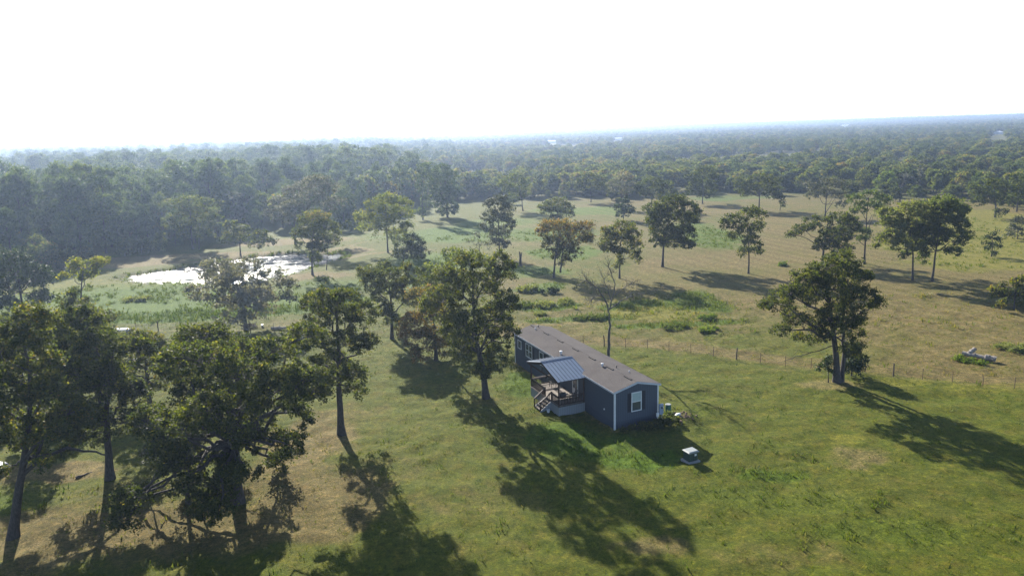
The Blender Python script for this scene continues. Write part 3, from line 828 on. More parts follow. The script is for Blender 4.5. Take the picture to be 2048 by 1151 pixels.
mid('low rounded dark tree right beside the yellow green tree', (806, 531), [(808, 485, 20, 14), (832, 490, 20, 14), (820, 505, 28, 13), (800, 510, 14, 11), (845, 503, 14, 11), (820, 478, 14, 8)], tint0=0.24, tr=.16)
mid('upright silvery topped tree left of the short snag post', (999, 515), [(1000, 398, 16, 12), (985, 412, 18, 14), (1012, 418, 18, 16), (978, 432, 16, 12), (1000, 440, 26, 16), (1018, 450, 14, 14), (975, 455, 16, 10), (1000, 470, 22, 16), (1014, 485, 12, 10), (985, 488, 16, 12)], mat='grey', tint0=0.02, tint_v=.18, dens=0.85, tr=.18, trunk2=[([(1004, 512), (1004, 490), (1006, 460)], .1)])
mid('dead thin branched tree leaning at the left of the silvery topped tree', (962, 530), [(955, 470, 14, 10), (945, 485, 10, 8), (965, 488, 12, 8)], mat='grey', tint0=0.3, dens=0.35, tr=.12, bare_frac=.3)
mid('rust brown leaved tree with two dark trunks mid pasture', (1108, 554), [(1130, 445, 34, 12, .3), (1100, 455, 26, 14, .25), (1165, 450, 24, 12, .35), (1120, 470, 38, 16, .1), (1155, 475, 30, 16, .15), (1105, 490, 26, 16, -.1), (1135, 500, 30, 18, -.1), (1120, 520, 20, 14, -.2), (1170, 470, 16, 12, .2), (1080, 465, 14, 8, .3)], mat='oak_brown', tint0=0.30, dens=0.85, tr=.22, trunk2=[([(1121, 545), (1124, 515), (1128, 480)], .2)])
mid('compact dark tree showing over the rust brown tree', (1116, 447), [(1112, 402, 22, 10), (1095, 415, 18, 12), (1130, 415, 18, 11), (1112, 425, 28, 12), (1140, 425, 9, 7), (1112, 437, 14, 9)], tint0=0.22, tr=.18)
mid('round green tree with an ivy dark stem behind the bare dead tree', (1239, 556), [(1240, 452, 26, 12), (1218, 468, 20, 14), (1262, 468, 20, 15), (1240, 482, 34, 18), (1212, 490, 14, 16), (1272, 492, 15, 18), (1240, 505, 22, 14), (1275, 515, 12, 11), (1238, 530, 9, 16, -.2)], tint0=0.42, tr=.18)
mid('biggest dark green tree of the middle pasture, dense and broad', (1325, 532), [(1345, 402, 30, 12), (1315, 420, 28, 16), (1372, 418, 26, 18), (1340, 435, 40, 20), (1302, 448, 18, 16), (1385, 445, 18, 18), (1330, 465, 36, 18), (1370, 470, 26, 18), (1310, 478, 16, 12), (1350, 485, 26, 11), (1366, 486, 16, 10), (1392, 430, 10, 10)], tint0=0.26, dens=1.3, tr=.26)
mid('open branched young oak alone on the brown hayfield', (1497, 546), [(1492, 420, 16, 9), (1478, 438, 22, 11), (1512, 432, 18, 12), (1455, 450, 18, 11), (1492, 458, 26, 14), (1520, 455, 15, 9), (1500, 482, 20, 13), (1470, 472, 14, 8), (1508, 500, 16, 9), (1490, 505, 12, 10), (1450, 440, 10, 6)], trunk2=[([(1496, 500), (1480, 470), (1465, 450)], .08)], tr=.17, tint0=0.33)
mid('small dark conical tree under the hazy grey crown', (1247, 441), [(1247, 402, 12, 8), (1240, 415, 14, 8), (1255, 417, 15, 9), (1247, 427, 19, 8)], mat='cedar', tint0=0.4, tr=.14)
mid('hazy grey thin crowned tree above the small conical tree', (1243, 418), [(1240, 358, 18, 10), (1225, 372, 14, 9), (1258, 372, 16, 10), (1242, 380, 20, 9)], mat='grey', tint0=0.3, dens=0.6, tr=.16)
mid('broad oak just left of the densest pasture tree, half behind it', (1303, 420), [(1300, 362, 20, 8), (1282, 375, 16, 9), (1325, 372, 20, 10), (1305, 385, 30, 10), (1340, 385, 12, 8)], tint0=0.25, tr=.2)
mid('umbrella shaped tree at the forest side, its trunk on a shaded strip', (1182, 404), [(1180, 352, 18, 7), (1163, 362, 14, 8), (1198, 360, 15, 8), (1180, 370, 28, 9), (1202, 374, 10, 7), (1160, 375, 10, 6)], tint0=0.3, tr=.2)
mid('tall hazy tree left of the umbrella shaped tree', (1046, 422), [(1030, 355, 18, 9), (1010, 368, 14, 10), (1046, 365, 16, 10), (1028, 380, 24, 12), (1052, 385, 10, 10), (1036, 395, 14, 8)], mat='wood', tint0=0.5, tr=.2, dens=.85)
mid('towering dark pine pair at the far edge of the pasture', (895, 434), [(885, 335, 16, 8), (868, 350, 16, 10), (900, 352, 18, 12), (880, 370, 28, 14), (905, 385, 18, 16), (885, 405, 26, 16), (912, 415, 10, 10), (870, 385, 12, 12), (893, 422, 20, 8)], mat='pine', tint0=0.4, tr=.3, dens=1.2, name='pine_tree')
mid('slim high headed pine left of the pine pair', (846, 440), [(848, 332, 14, 6), (840, 343, 11, 7), (856, 345, 12, 8), (848, 358, 16, 8), (842, 375, 10, 10), (850, 400, 10, 14), (842, 425, 12, 10)], mat='pine', tint0=0.45, tr=.22, name='pine_tree')
mid('wide crowned oak near the far end of the mown field', (1518, 420), [(1515, 352, 24, 7), (1490, 365, 22, 9), (1540, 362, 22, 9), (1515, 375, 34, 10), (1480, 380, 14, 7), (1556, 380, 16, 8), (1540, 388, 18, 7), (1495, 388, 18, 6)], tint0=0.22, tr=.24)
mid('small short tree right of the wide crowned oak', (1560, 420), [(1560, 398, 8, 6), (1556, 390, 8, 6), (1564, 406, 6, 6)], tint0=0.3, tr=.1)
mid('dark oak left of the wide crowned oak, on the forest edge', (1405, 407), [(1405, 340, 20, 9), (1388, 355, 16, 10), (1422, 355, 17, 10), (1405, 370, 28, 12), (1382, 378, 12, 9), (1430, 378, 10, 9), (1405, 388, 18, 7)], tint0=0.24, tr=.22)
mid('grey leaved spreading tree on a curved double stem', (1650, 434), [(1655, 362, 20, 7), (1632, 372, 18, 8), (1678, 368, 18, 9), (1650, 384, 30, 9), (1620, 390, 14, 7), (1685, 390, 16, 10), (1672, 405, 12, 7)], mat='grey', tint0=0.32, dens=.8, tr=.2, trunk2=[([(1652, 425), (1662, 410), (1672, 395)], .12)])
mid('broad dark oak directly behind the twin trunked fence oak', (1645, 528), [(1668, 432, 26, 12), (1640, 445, 28, 12), (1690, 448, 22, 15), (1610, 460, 22, 11), (1665, 465, 36, 16), (1590, 472, 14, 7), (1640, 482, 26, 12), (1695, 480, 20, 16), (1622, 490, 14, 9), (1705, 462, 14, 12), (1670, 492, 28, 12)], tint0=0.27, tr=.26)
mid('very tall thin trunked tree with a dark flat top and broken side limb', (1729, 526), [(1735, 388, 20, 8), (1718, 398, 18, 9), (1755, 400, 18, 10), (1738, 412, 30, 10), (1712, 418, 14, 7), (1765, 420, 10, 10), (1712, 460, 10, 16), (1740, 470, 12, 13), (1720, 478, 10, 8)], mat='pine', tint0=0.4, tr=.2, trunk2=[([(1732, 470), (1745, 440), (1755, 415)], .07), ([(1728, 490), (1712, 478), (1700, 470)], .07)], trunk=[(1731, 470), (1732, 430), (1735, 395)])
mid('feathery pale willow like tree left of a matching dark trunked neighbour', (1825, 561), [(1810, 412, 28, 12, .15), (1785, 430, 24, 14), (1830, 430, 24, 16), (1800, 450, 38, 16), (1775, 470, 20, 15), (1835, 465, 22, 20), (1805, 485, 34, 14), (1765, 485, 12, 14), (1835, 495, 18, 14), (1822, 515, 10, 10, -.3)], mat='willow', tint0=0.55, dens=1.5, tr=.18, clump_k=1.0)
mid('full dark green tree right of the feathery willow like tree', (1864, 563), [(1880, 402, 28, 12), (1858, 418, 24, 14), (1908, 420, 22, 16), (1880, 440, 38, 18), (1920, 448, 16, 12), (1855, 460, 24, 18), (1900, 470, 28, 16), (1870, 490, 24, 14), (1900, 500, 18, 9), (1858, 515, 10, 11), (1890, 425, 34, 20), (1870, 470, 36, 22)], mat='willow', tint0=0.12, tr=.2, dens=1.4, clump_k=1.0)
mid('little ragged cedar alone in the tall yellow grass', (1983, 513), [(1985, 462, 5, 6), (1978, 474, 8, 5), (1990, 478, 9, 5), (1975, 486, 10, 4), (1992, 490, 8, 4), (1983, 496, 8, 6), (1980, 506, 6, 5)], mat='cedar', tint0=0.35, tr=.12, rc=.45, leaf=.26)
mid('rounded bush cut off by the right frame edge', (2028, 617), [(2030, 560, 22, 14), (2010, 585, 20, 14), (2045, 580, 24, 20), (2028, 600, 26, 12), (1998, 600, 12, 9), (2060, 600, 20, 14)], name='bush', cat='bush', tint0=0.36, tr=.12)
mid('forked oak at the right forest edge over the yellow meadow', (1990, 434), [(1985, 365, 22, 9), (1962, 380, 18, 11), (2006, 378, 18, 11), (1985, 395, 32, 11), (1955, 402, 12, 9), (2012, 402, 12, 10), (1988, 422, 12, 8)], tint0=0.24, tr=.22)
mid('oak at the right frame edge beyond the yellow meadow', (2033, 424), [(2030, 355, 18, 9), (2052, 370, 18, 12), (2028, 380, 18, 11), (2045, 395, 20, 10)], tint0=0.25, tr=.2)
mid('purplish bare thicket bush at the right edge of the yellow meadow', (2035, 478), [(2032, 440, 16, 12), (2048, 450, 16, 14), (2020, 458, 14, 10), (2040, 465, 18, 9), (2010, 466, 9, 6)], mat='grey', tint0=0.1, dens=.7, tr=.1, name='bush', cat='bush')
dead_tree('bare_snag', 'pale leafless snag forked in a Y at the far meadow edge', (1800, 402), [([(1800, 402), (1800, 388), (1802, 375)], .24, 0), ([(1801, 378), (1808, 364), (1813, 352)], .14, .5), ([(1801, 380), (1795, 365), (1793, 350)], .12, -.5)], .2, twigs=20, reach=1.0, seed=8)
mid('bright spring green tree glowing against the dark wood at right', (1772, 388), [(1772, 352, 15, 9), (1760, 366, 11, 9), (1784, 365, 11, 9), (1772, 375, 18, 8)], mat='bright', tint0=0.45, dens=1.2, tr=.16)
mid('big double stemmed tree on the far bank of the pond', (386, 498), [(385, 398, 30, 9), (358, 410, 22, 12), (415, 408, 22, 12), (385, 425, 42, 14), (348, 440, 16, 14), (422, 440, 18, 14), (385, 450, 40, 14), (365, 470, 20, 10), (415, 468, 20, 11)], mat='willow', tint0=0.35, trunk2=[([(398, 498), (398, 470), (400, 440)], .2)], tr=.28)
mid('small spreading green tree at the far waterline', (481, 511), [(470, 448, 18, 9), (450, 458, 14, 9), (495, 455, 18, 10), (515, 470, 18, 11), (475, 472, 28, 10), (530, 485, 16, 9), (455, 478, 12, 8), (508, 490, 20, 8)], tint0=0.40, tr=.18)
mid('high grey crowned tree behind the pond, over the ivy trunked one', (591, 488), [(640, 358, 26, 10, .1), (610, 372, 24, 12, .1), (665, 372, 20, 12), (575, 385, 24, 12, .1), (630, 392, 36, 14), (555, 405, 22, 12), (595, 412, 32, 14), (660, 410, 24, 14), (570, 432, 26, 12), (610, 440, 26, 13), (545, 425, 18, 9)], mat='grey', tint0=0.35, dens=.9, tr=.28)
mid('low yellow green bush left of the tall yellow green tree', (703, 462), [(700, 448, 12, 7), (688, 453, 9, 6), (712, 452, 9, 6)], mat='lime', tint0=0.2, tr=.08, name='bush', cat='bush')
mid('tallest dark pine on the left bank, first of two in front of the pine wood', (150, 502), [(150, 368, 16, 8), (135, 384, 18, 10), (165, 386, 18, 10), (150, 402, 30, 12), (128, 420, 18, 12), (172, 425, 18, 14), (148, 440, 32, 14), (150, 462, 26, 12), (125, 455, 14, 12)], mat='pine', tint0=0.42, tr=.28, name='pine_tree')
mid('dark pine on the left bank, right one of two in front of the pine wood', (213, 506), [(212, 396, 18, 8), (196, 410, 18, 10), (230, 412, 18, 11), (212, 428, 34, 12), (188, 442, 16, 12), (240, 445, 14, 13), (212, 456, 34, 14), (210, 480, 28, 13), (238, 476, 14, 10)], mat='pine', tint0=0.42, tr=.28, name='pine_tree')
for k, (px, py, w, h, mt, lb) in enumerate([(30, 545, 42, 40, 'wood', 'rounded light green bush at the far left forest foot'), (80, 536, 48, 44, 'wood', 'largest domed bush of the left forest foot, slightly yellow on top'), (120, 538, 36, 34, 'oak', 'dark bush right of the largest domed bush'), (-10, 560, 40, 52, 'oak', 'dark bush cut by the left frame edge under the pines'),
                                            (250, 512, 22, 30, 'wood', 'pale bush on the far pond bank below the right hand pine'), (283, 508, 24, 28, 'wood', 'second pale bush along the far pond bank'), (318, 504, 20, 32, 'willow', 'narrow pale bush left of the double stemmed tree'), (175, 522, 28, 26, 'oak', 'dark low bush between the two bank pines')]):
    r_ = np.random.default_rng(500 + k)
    mid(lb, (px, py), [(px + r_.uniform(-.6, .6) * w * .6, py - h * r_.uniform(.25, 1.0), w * .42, h * .24, r_.uniform(-.1, .15)) for _ in range(7)] + [(px, py - h * .3, w * .6, h * .3)], mat=mt, tint0=0.38, tr=.12, name='bush', cat='bush', group='bushes at the foot of the left wood')

# short dead post like snag
sx, sy = gnd(1041, 531)
t = thing('tree_stump', 'short forked dead stump standing in the pasture right of the silvery tree', 'stump', (sx, sy, gz(sx, sy)))
T = Tubes()
T.add(np.array([(0, 0, -.3), (0, 0, .8), (.05, 0, 1.8), (-.12, 0, 3.0)]), np.array([.36, .27, .24, .13]), 9)
T.add(np.array([(.05, 0, 1.7), (.26, .05, 2.3), (.34, .05, 2.9)]), np.array([.16, .12, .07]), 7)
put('trunk', T.mesh('trunk', M['bark']), t)

# ------------------------------------------------------------------ the woods all round: the 300 nearest as trees, the rest as one mass each
EDGE = np.array([gnd(*p) for p in [(-500, 640), (-160, 590), (-40, 552), (110, 532), (200, 516), (330, 496), (440, 484), (560, 472), (640, 465), (700, 455), (740, 440), (800, 424), (850, 405), (930, 402), (1000, 400), (1075, 399), (1140, 396), (1250, 398), (1330, 394), (1440, 388), (1560, 386), (1640, 384), (1760, 386), (1800, 394), (1860, 394), (1930, 404), (2048, 424), (2200, 455), (2600, 560)]])
e_ang = np.arctan2(EDGE[:, 0], EDGE[:, 1])
e_r = np.hypot(EDGE[:, 0], EDGE[:, 1])
CLEAR = [(gnd(*p), rx, ry) for p, rx, ry in [((930, 362), 42, 48), ((960, 358), 40, 40), ((880, 365), 30, 36), ((1236, 279), 40, 60), ((1450, 275), 120, 60), ((1310, 330), 26, 22), ((1560, 310), 40, 30), ((620, 330), 30, 40), ((1900, 330), 24, 22), ((420, 345), 22, 34)]]
r = np.random.default_rng(99)
pts = []
def scatter(r0, r1, sp):
    n = int((r1 * r1 - r0 * r0) * 0.68 / (sp * sp))
    a = r.uniform(-0.68, 0.68, n)
    q = np.sqrt(r.uniform(r0 * r0, r1 * r1, n))
    return np.stack([np.sin(a) * q, np.cos(a) * q], -1)
P = np.concatenate([scatter(150, 420, 5.6), scatter(420, 900, 7.6), scatter(900, 1900, 11.5), scatter(1900, 5200, 24)])
rad_ = np.hypot(P[:, 0], P[:, 1])
edge_r = np.interp(np.arctan2(P[:, 0], P[:, 1]), e_ang, e_r)
keep = rad_ > edge_r + r.uniform(0, 4, len(P)) - np.where((r.random(len(P)) < 0.17) & (np.arctan2(P[:, 0], P[:, 1]) > -0.12), 42 * r.random(len(P)) ** 1.6, 0)
for c, rx, ry in CLEAR:
    keep &= (((P[:, 0] - c[0]) / rx) ** 2 + ((P[:, 1] - c[1]) / ry) ** 2) > 1
for q_ in ((1103, 287), (1236, 281), (1690, 255), (1996, 269)):   # open ground in front of the far sheds
    c = gnd(*q_)
    dq = math.hypot(*c)
    al = P @ (c / dq)
    keep &= ~((np.abs(P[:, 0] * c[1] / dq - P[:, 1] * c[0] / dq) < 9) & (al > dq - 480) & (al < dq + 25))
keep &= ~((rad_ > 420) & (fbm(P[:, 0], P[:, 1], 130, 14, 2) > 0.70))
for t_, bx, by, half in TREES:
    keep &= np.hypot(P[:, 0] - bx, P[:, 1] - by) > half * 0.6
P = P[keep]
rad_ = np.hypot(P[:, 0], P[:, 1])
# thin out neighbours that stand too close (grid of cells)
o = np.argsort(rad_)
P, rad_ = P[o], rad_[o]
cell, ok = {}, np.ones(len(P), bool)
for i, (x, y) in enumerate(P[:9000]):
    d = 4.3 if rad_[i] < 420 else 5.5
    k = (int(x // 6), int(y // 6))
    for a in (-1, 0, 1):
        for b in (-1, 0, 1):
            for j in cell.get((k[0] + a, k[1] + b), ()):
                if (P[j, 0] - x) ** 2 + (P[j, 1] - y) ** 2 < d * d:
                    ok[i] = False
    if ok[i]:
        cell.setdefault(k, []).append(i)
P, rad_ = P[ok], rad_[ok]
PZ = ground_z(P[:, 0], P[:, 1])
ang = np.arctan2(P[:, 0], P[:, 1])
pine_zone = (smooth(0.0, -0.34, ang) * 0.72 + 0.03) * (1 - 0.6 * smooth(450, 1200, rad_)) + 0.22 * (fbm(P[:, 0], P[:, 1], 260, 9, 2) > 0.62)
is_pine = r.random(len(P)) < pine_zone
leftw = smooth(0.0, -0.2, ang)
height = np.where(is_pine, r.uniform(9, 13, len(P)) + leftw * (r.uniform(0, 5, len(P)) + 6.5 * smooth(.4, .7, fbm(P[:, 0], P[:, 1], 45, 33, 2))), r.uniform(6.0, 10.5, len(P)) * (1 + 0.35 * leftw))
front = rad_ < np.interp(ang, e_ang, e_r) + 12
height = np.where(front, height * r.uniform(.55, .9, len(P)), height)
is_low = rad_ < np.interp(ang, e_ang, e_r) - 0.5
is_pine &= ~is_low
height = np.where(is_low, r.uniform(2.2, 7.0, len(P)), height)
height *= 1 - 0.12 * smooth(0.1, 0.5, ang)

def broadleaf_template(seed, mat, spread=1.0, dens=1.0, tint0=0.36):
    q = np.random.default_rng(seed)
    lob = [(0, 0, 7.6, 2.8 * spread, 2.8 * spread, 2.2, 0)]
    for k in range(9):
        a = k * 2.4 + q.uniform(-.4, .4)
        d = q.uniform(1.6, 3.6) * spread
        lob.append((math.cos(a) * d, math.sin(a) * d, q.uniform(3.4, 8.6) - d * 0.3, q.uniform(1.5, 2.3) * spread, q.uniform(1.5, 2.3) * spread, q.uniform(1.1, 1.7), q.uniform(-.1, .14)))
    lob.append((0, 0, 3.2, 2.6 * spread, 2.6 * spread, 1.6, -.05))
    T, V, Q, tint = crown_tree([(0, 0, 0), (.1, 0, 3), (0, .2, 7.5)], lob, seed, leaf=0.62, rc=0.62, dens=dens * 1.15, tr=0.22, tint0=tint0, leaf_k=2.6, clump_k=0.6, sides=5, tint_v=.18)
    return T.mesh('forest_trunk', M['bark']), mesh_np('forest_crown', V, Q, mats=[M[mat]], fattr={'tint': tint})

def pine_template(seed):
    q = np.random.default_rng(seed)
    lob = [(0, 0, 9.3, 1.2, 1.2, 0.7, .05)]
    for k in range(13):
        z = 3.6 + 5.4 * (k / 13) + q.uniform(-.3, .3)
        d = (1.0 - abs(z - 6.2) / 6.5) * q.uniform(1.2, 2.4)
        a = k * 2.4 + q.uniform(-.5, .5)
        lob.append((math.cos(a) * d, math.sin(a) * d, z, q.uniform(.9, 1.4), q.uniform(.9, 1.4), q.uniform(.45, .8), q.uniform(-.1, .12)))
    lob += [(q.uniform(-1, 1), q.uniform(-1, 1), 1.6, 1.7, 1.7, 1.3, 0.1)]
    T, V, Q, tint = crown_tree([(0, 0, 0), (0, 0, 4), (.1, 0, 9)], lob, seed, leaf=0.38, rc=0.48, dens=1.1, tr=0.15, tint0=0.42, leaf_k=2.6, clump_k=0.8, narrow=0.5, sides=5, tint_v=.16)
    return T.mesh('forest_trunk', M['bark']), mesh_np('forest_crown', V, Q, mats=[M['pine']], fattr={'tint': tint})

OAKS = [broadleaf_template(900 + k, m, s, d, t0) for k, (m, s, d, t0) in enumerate([('wood', 1.0, 1.0, .30), ('wood', 1.15, 1.0, .38), ('wood', .9, 1.0, .34), ('wood', 1.1, .85, .48), ('oak', 1.0, 1.0, .30), ('oak_brown', 1.0, .85, .20), ('grey', 1.0, .75, .06), ('willow', .95, .9, .25)])]
OAKP = np.array([.22, .2, .2, .1, .14, .05, .05, .04])
PINES = [pine_template(950 + k) for k in range(4)]
kindx = np.where(is_pine, r.integers(0, 4, len(P)), r.choice(8, len(P), p=OAKP))

NI = 300
vis = np.abs(ang) < 0.63
near_idx = np.where(vis)[0][:NI]
MARKS = [((-60, 560), 'the left frame edge'), ((80, 536), 'the largest domed bush'), ((150, 502), 'the first bank pine'), ((213, 506), 'the second bank pine'), ((283, 508), 'the pale bank bushes'), ((386, 498), 'the double stemmed pond tree'), ((481, 511), 'the small waterline tree'), ((591, 488), 'the high grey crowned tree'), ((703, 462), 'the low yellow bush'), ((776, 505), 'the tall yellow green tree'), ((846, 440), 'the slim pine'), ((895, 434), 'the dark pine pair'), ((999, 515), 'the silvery topped tree'), ((1046, 422), 'the tall hazy tree'), ((1116, 447), 'the compact dark tree'), ((1182, 404), 'the umbrella shaped tree'), ((1243, 418), 'the hazy grey tree'), ((1325, 532), 'the densest pasture tree'), ((1405, 407), 'the dark edge oak'), ((1518, 420), 'the wide crowned oak'), ((1560, 420), 'the small short tree'), ((1650, 434), 'the grey spreading tree'), ((1729, 526), 'the thin flat topped tree'), ((1772, 388), 'the bright green tree'), ((1800, 402), 'the pale snag'), ((1864, 563), 'the full dark green tree'), ((1990, 434), 'the forked edge oak'), ((2050, 440), 'the right frame edge')]
mk_a = np.array([math.atan2(*gnd(*p)) for p, _ in MARKS])
seen_labels = {}
for i in near_idx:
    tm_, cm_ = (PINES if is_pine[i] else OAKS)[kindx[i]]
    s = height[i] / 10.0
    er = np.interp(ang[i], e_ang, e_r)
    dep = rad_[i] - er
    rank = 'outlier' if dep < 0 else 'front rank' if dep < 7 else 'second rank' if dep < 14 else 'third rank' if dep < 22 else 'fourth rank' if dep < 30 else 'fifth rank' if dep < 40 else 'sixth rank' if dep < 50 else 'seventh rank' if dep < 60 else 'eighth rank' if dep < 72 else 'inner rows'
    j = int(np.argmin(np.abs(mk_a - ang[i])))
    off = (ang[i] - mk_a[j]) * FOCAL
    side = 'directly behind' if abs(off) < 7 and 'frame edge' not in MARKS[j][1] else 'beside' if 'frame edge' in MARKS[j][1] else 'left of' if off < 0 else 'right of'
    kk = -1 if is_pine[i] else kindx[i]
    size = 'small' if height[i] < (11.5 if is_pine[i] else 6.0) else 'tall' if height[i] > (17.5 if is_pine[i] else 9.5) else 'mid sized'
    kind = {-1: 'dark pine', 5: 'browning tree', 6: 'greyish tree', 7: 'pale green tree', 3: 'lighter green tree'}.get(kk, 'dark leafy tree')
    lb = f'{size} {kind}, {rank} of wood, {side} {MARKS[j][1]}'
    t = thing('pine_tree' if is_pine[i] else 'forest_tree', lb, 'tree', (P[i, 0], P[i, 1], PZ[i] - 0.1), r.uniform(0, 6.28), 'pines along the wood edge' if is_pine[i] else 'leafy trees along the wood edge')
    wv_ = r.uniform(.9, 1.15) * (0.78 if is_pine[i] else 1.0)
    t.scale = (s * wv_, s * wv_, s)
    put('trunk', tm_, t)
    put('crown', cm_, t)

def mass(name, label, sel, tmpl):
    """The trees beyond the 300 nearest, as one mass: points carrying instances of the same crowns."""
    me = bpy.data.meshes.new(name)
    n = len(sel)
    me.vertices.add(n)
    me.vertices.foreach_set('co', np.stack([P[sel, 0], P[sel, 1], PZ[sel] - 0.1], -1).astype(np.float32).ravel())
    at = me.attributes.new('pick', 'INT', 'POINT')
    at.data.foreach_set('value', kindx[sel].astype(np.int32))
    w = height[sel] / 10 * r.uniform(.9, 1.2, n)
    far = 1 + 0.9 * smooth(1900, 2100, rad_[sel])
    at = me.attributes.new('size', 'FLOAT_VECTOR', 'POINT')
    at.data.foreach_set('vector', np.stack([w * far, w * far, height[sel] / 10], -1).astype(np.float32).ravel())
    at = me.attributes.new('turn', 'FLOAT_VECTOR', 'POINT')
    at.data.foreach_set('vector', np.stack([np.zeros(n), np.zeros(n), r.uniform(0, 6.28, n)], -1).astype(np.float32).ravel())
    me.update()
    ob = put(name, me)
    ng = bpy.data.node_groups.new(name, 'GeometryNodeTree')
    ng.interface.new_socket('Geometry', in_out='INPUT', socket_type='NodeSocketGeometry')
    ng.interface.new_socket('Geometry', in_out='OUTPUT', socket_type='NodeSocketGeometry')
    gi, go_ = ng.nodes.new('NodeGroupInput'), ng.nodes.new('NodeGroupOutput')
    ip = ng.nodes.new('GeometryNodeInstanceOnPoints')
    ip.inputs['Pick Instance'].default_value = True
    jn = ng.nodes.new('GeometryNodeJoinGeometry')
    for src in reversed(tmpl):
        oi = ng.nodes.new('GeometryNodeObjectInfo')
        oi.inputs['Object'].default_value = src
        oi.inputs['As Instance'].default_value = True
        ng.links.new(oi.outputs['Geometry'], jn.inputs[0])
    def named(a, ty):
        q = ng.nodes.new('GeometryNodeInputNamedAttribute')
        q.data_type = ty
        q.inputs['Name'].default_value = a
        return [s for s in q.outputs if s.enabled and s.name == 'Attribute'][0]
    ng.links.new(gi.outputs[0], ip.inputs['Points'])
    ng.links.new(jn.outputs[0], ip.inputs['Instance'])
    ng.links.new(named('pick', 'INT'), ip.inputs['Instance Index'])
    ng.links.new(named('turn', 'FLOAT_VECTOR'), ip.inputs['Rotation'])
    ng.links.new(named('size', 'FLOAT_VECTOR'), ip.inputs['Scale'])
    ng.links.new(ip.outputs[0], go_.inputs[0])
    md = ob.modifiers.new('trees', 'NODES')
    md.node_group = ng
    ob['kind'] = 'stuff'
    ob['label'] = label
    ob['category'] = 'forest'
    return ob

# each kind of crown is taken from a tree of that kind standing in the wood
def crown_of(mesh):
    for ob in bpy.data.objects:
        if ob.data == mesh:
            return ob
    i = np.where(vis)[0][NI + len(bpy.data.objects) % 50]
    t = thing('forest_tree', 'leafy tree deep in the wood behind the nearest rows', 'tree', (P[i, 0] + 3, P[i, 1] + 3, PZ[i]), 0, 'leafy trees along the wood edge')
    return put('crown', mesh, t)
rest = np.ones(len(P), bool)
rest[near_idx] = False
oak_c, pine_c = [crown_of(c) for _, c in OAKS], [crown_of(c) for _, c in PINES]
mass('oak_forest', 'hazy broadleaf forest running on to the horizon', np.where(rest & ~is_pine)[0], oak_c)
mass('pine_forest', 'hazy stands of taller pine running on to the horizon', np.where(rest & is_pine)[0], pine_c)
print('forest', len(P), is_pine.sum())

# ------------------------------------------------------------------ the manufactured house
def siding(name, c, groove, pitch=0.203, dirt=0.12):
    m, nt, b = new_mat(name)
    tc = nt.nodes.new('ShaderNodeTexCoord')
    s = nt.nodes.new('ShaderNodeSeparateXYZ')
    nt.links.new(tc.outputs['Object'], s.inputs[0])
    sm = mathn(nt, 'ADD', s.outputs[0], s.outputs[1])
    fr = mathn(nt, 'FRACT', mathn(nt, 'DIVIDE', sm, pitch))
    g = ramp(nt, fr, [(0.0, (1, 1, 1)), (0.10, (1, 1, 1)), (0.14, (0, 0, 0)), (1.0, (0, 0, 0))])
    n1 = noise(nt, 0.9, 6, 0.65)
    n2 = noise(nt, 14.0, 4, 0.6)
    base = mixc(nt, mathn(nt, 'MULTIPLY', n1, dirt * 2), c, tuple(x * 0.62 + 0.01 for x in c))
    base = mixc(nt, mathn(nt, 'MULTIPLY', n2, 0.25), base, tuple(x * 1.15 for x in c))
    nt.links.new(mixc(nt, g, base, groove), b.inputs['Base Color'])
    b.inputs['Roughness'].default_value = 0.6
    bump(nt, b, mathn(nt, 'SUBTRACT', 1.0, g), 0.6, 0.015)
    return m
M['siding'] = siding('blue_grey_siding', (0.046, 0.061, 0.087), (0.014, 0.019, 0.030))
M['skirt'] = siding('blue_grey_skirting', (0.036, 0.050, 0.076), (0.020, 0.027, 0.042), 0.203, 0.25)
M['porch_skirt'] = siding('pale_porch_skirting', (0.22, 0.24, 0.26), (0.10, 0.105, 0.115), 0.20, 0.3)
M['white'] = simple('white_trim_paint', (0.60, 0.61, 0.62), (0.48, 0.49, 0.50), 3, 0.5)
M['fascia'] = simple('fascia_paint', (0.46, 0.48, 0.52), (0.36, 0.38, 0.42), 3, 0.5)
M['navy'] = simple('navy_shutter_paint', (0.014, 0.017, 0.028), (0.010, 0.012, 0.02), 6, 0.5)
M['stain'] = simple('dark_stained_lumber', (0.050, 0.028, 0.020), (0.026, 0.016, 0.012), 5, 0.7, bmp=0.2)
M['dark'] = simple('dark_metal', (0.03, 0.03, 0.032), (0.02, 0.02, 0.022), 6, 0.5)
M['deckwood'] = simple('weathered_deck_boards', (0.17, 0.145, 0.125), (0.115, 0.098, 0.085), 4, 0.8, bmp=0.2)
M['concrete'] = simple('pale_concrete', (0.28, 0.275, 0.26), (0.2, 0.195, 0.19), 4, 0.85, bmp=0.2)
mm, nt, b = new_mat('blue_grey_metal_roofing')
nt.links.new(ramp(nt, noise(nt, 1.3, 5, 0.6), [(0.3, (0.07, 0.105, 0.16)), (0.7, (0.09, 0.13, 0.19))]), b.inputs['Base Color'])
b.inputs['Roughness'].default_value = 0.42
b.inputs['Specular IOR Level'].default_value = 0.45
M['metalroof'] = mm
mm, nt, b = new_mat('brown_grey_shingles')
tc = nt.nodes.new('ShaderNodeTexCoord')
bk = N(nt, 'ShaderNodeTexBrick', Scale=1.0)
bk.inputs['Brick Width'].default_value, bk.inputs['Row Height'].default_value, bk.inputs['Mortar Size'].default_value = 0.33, 0.14, 0.008
mpg = N(nt, 'ShaderNodeMapping', Rotation=(0, 0, R(90)))
nt.links.new(tc.outputs['Object'], mpg.inputs[0])
nt.links.new(mpg.outputs[0], bk.inputs['Vector'])
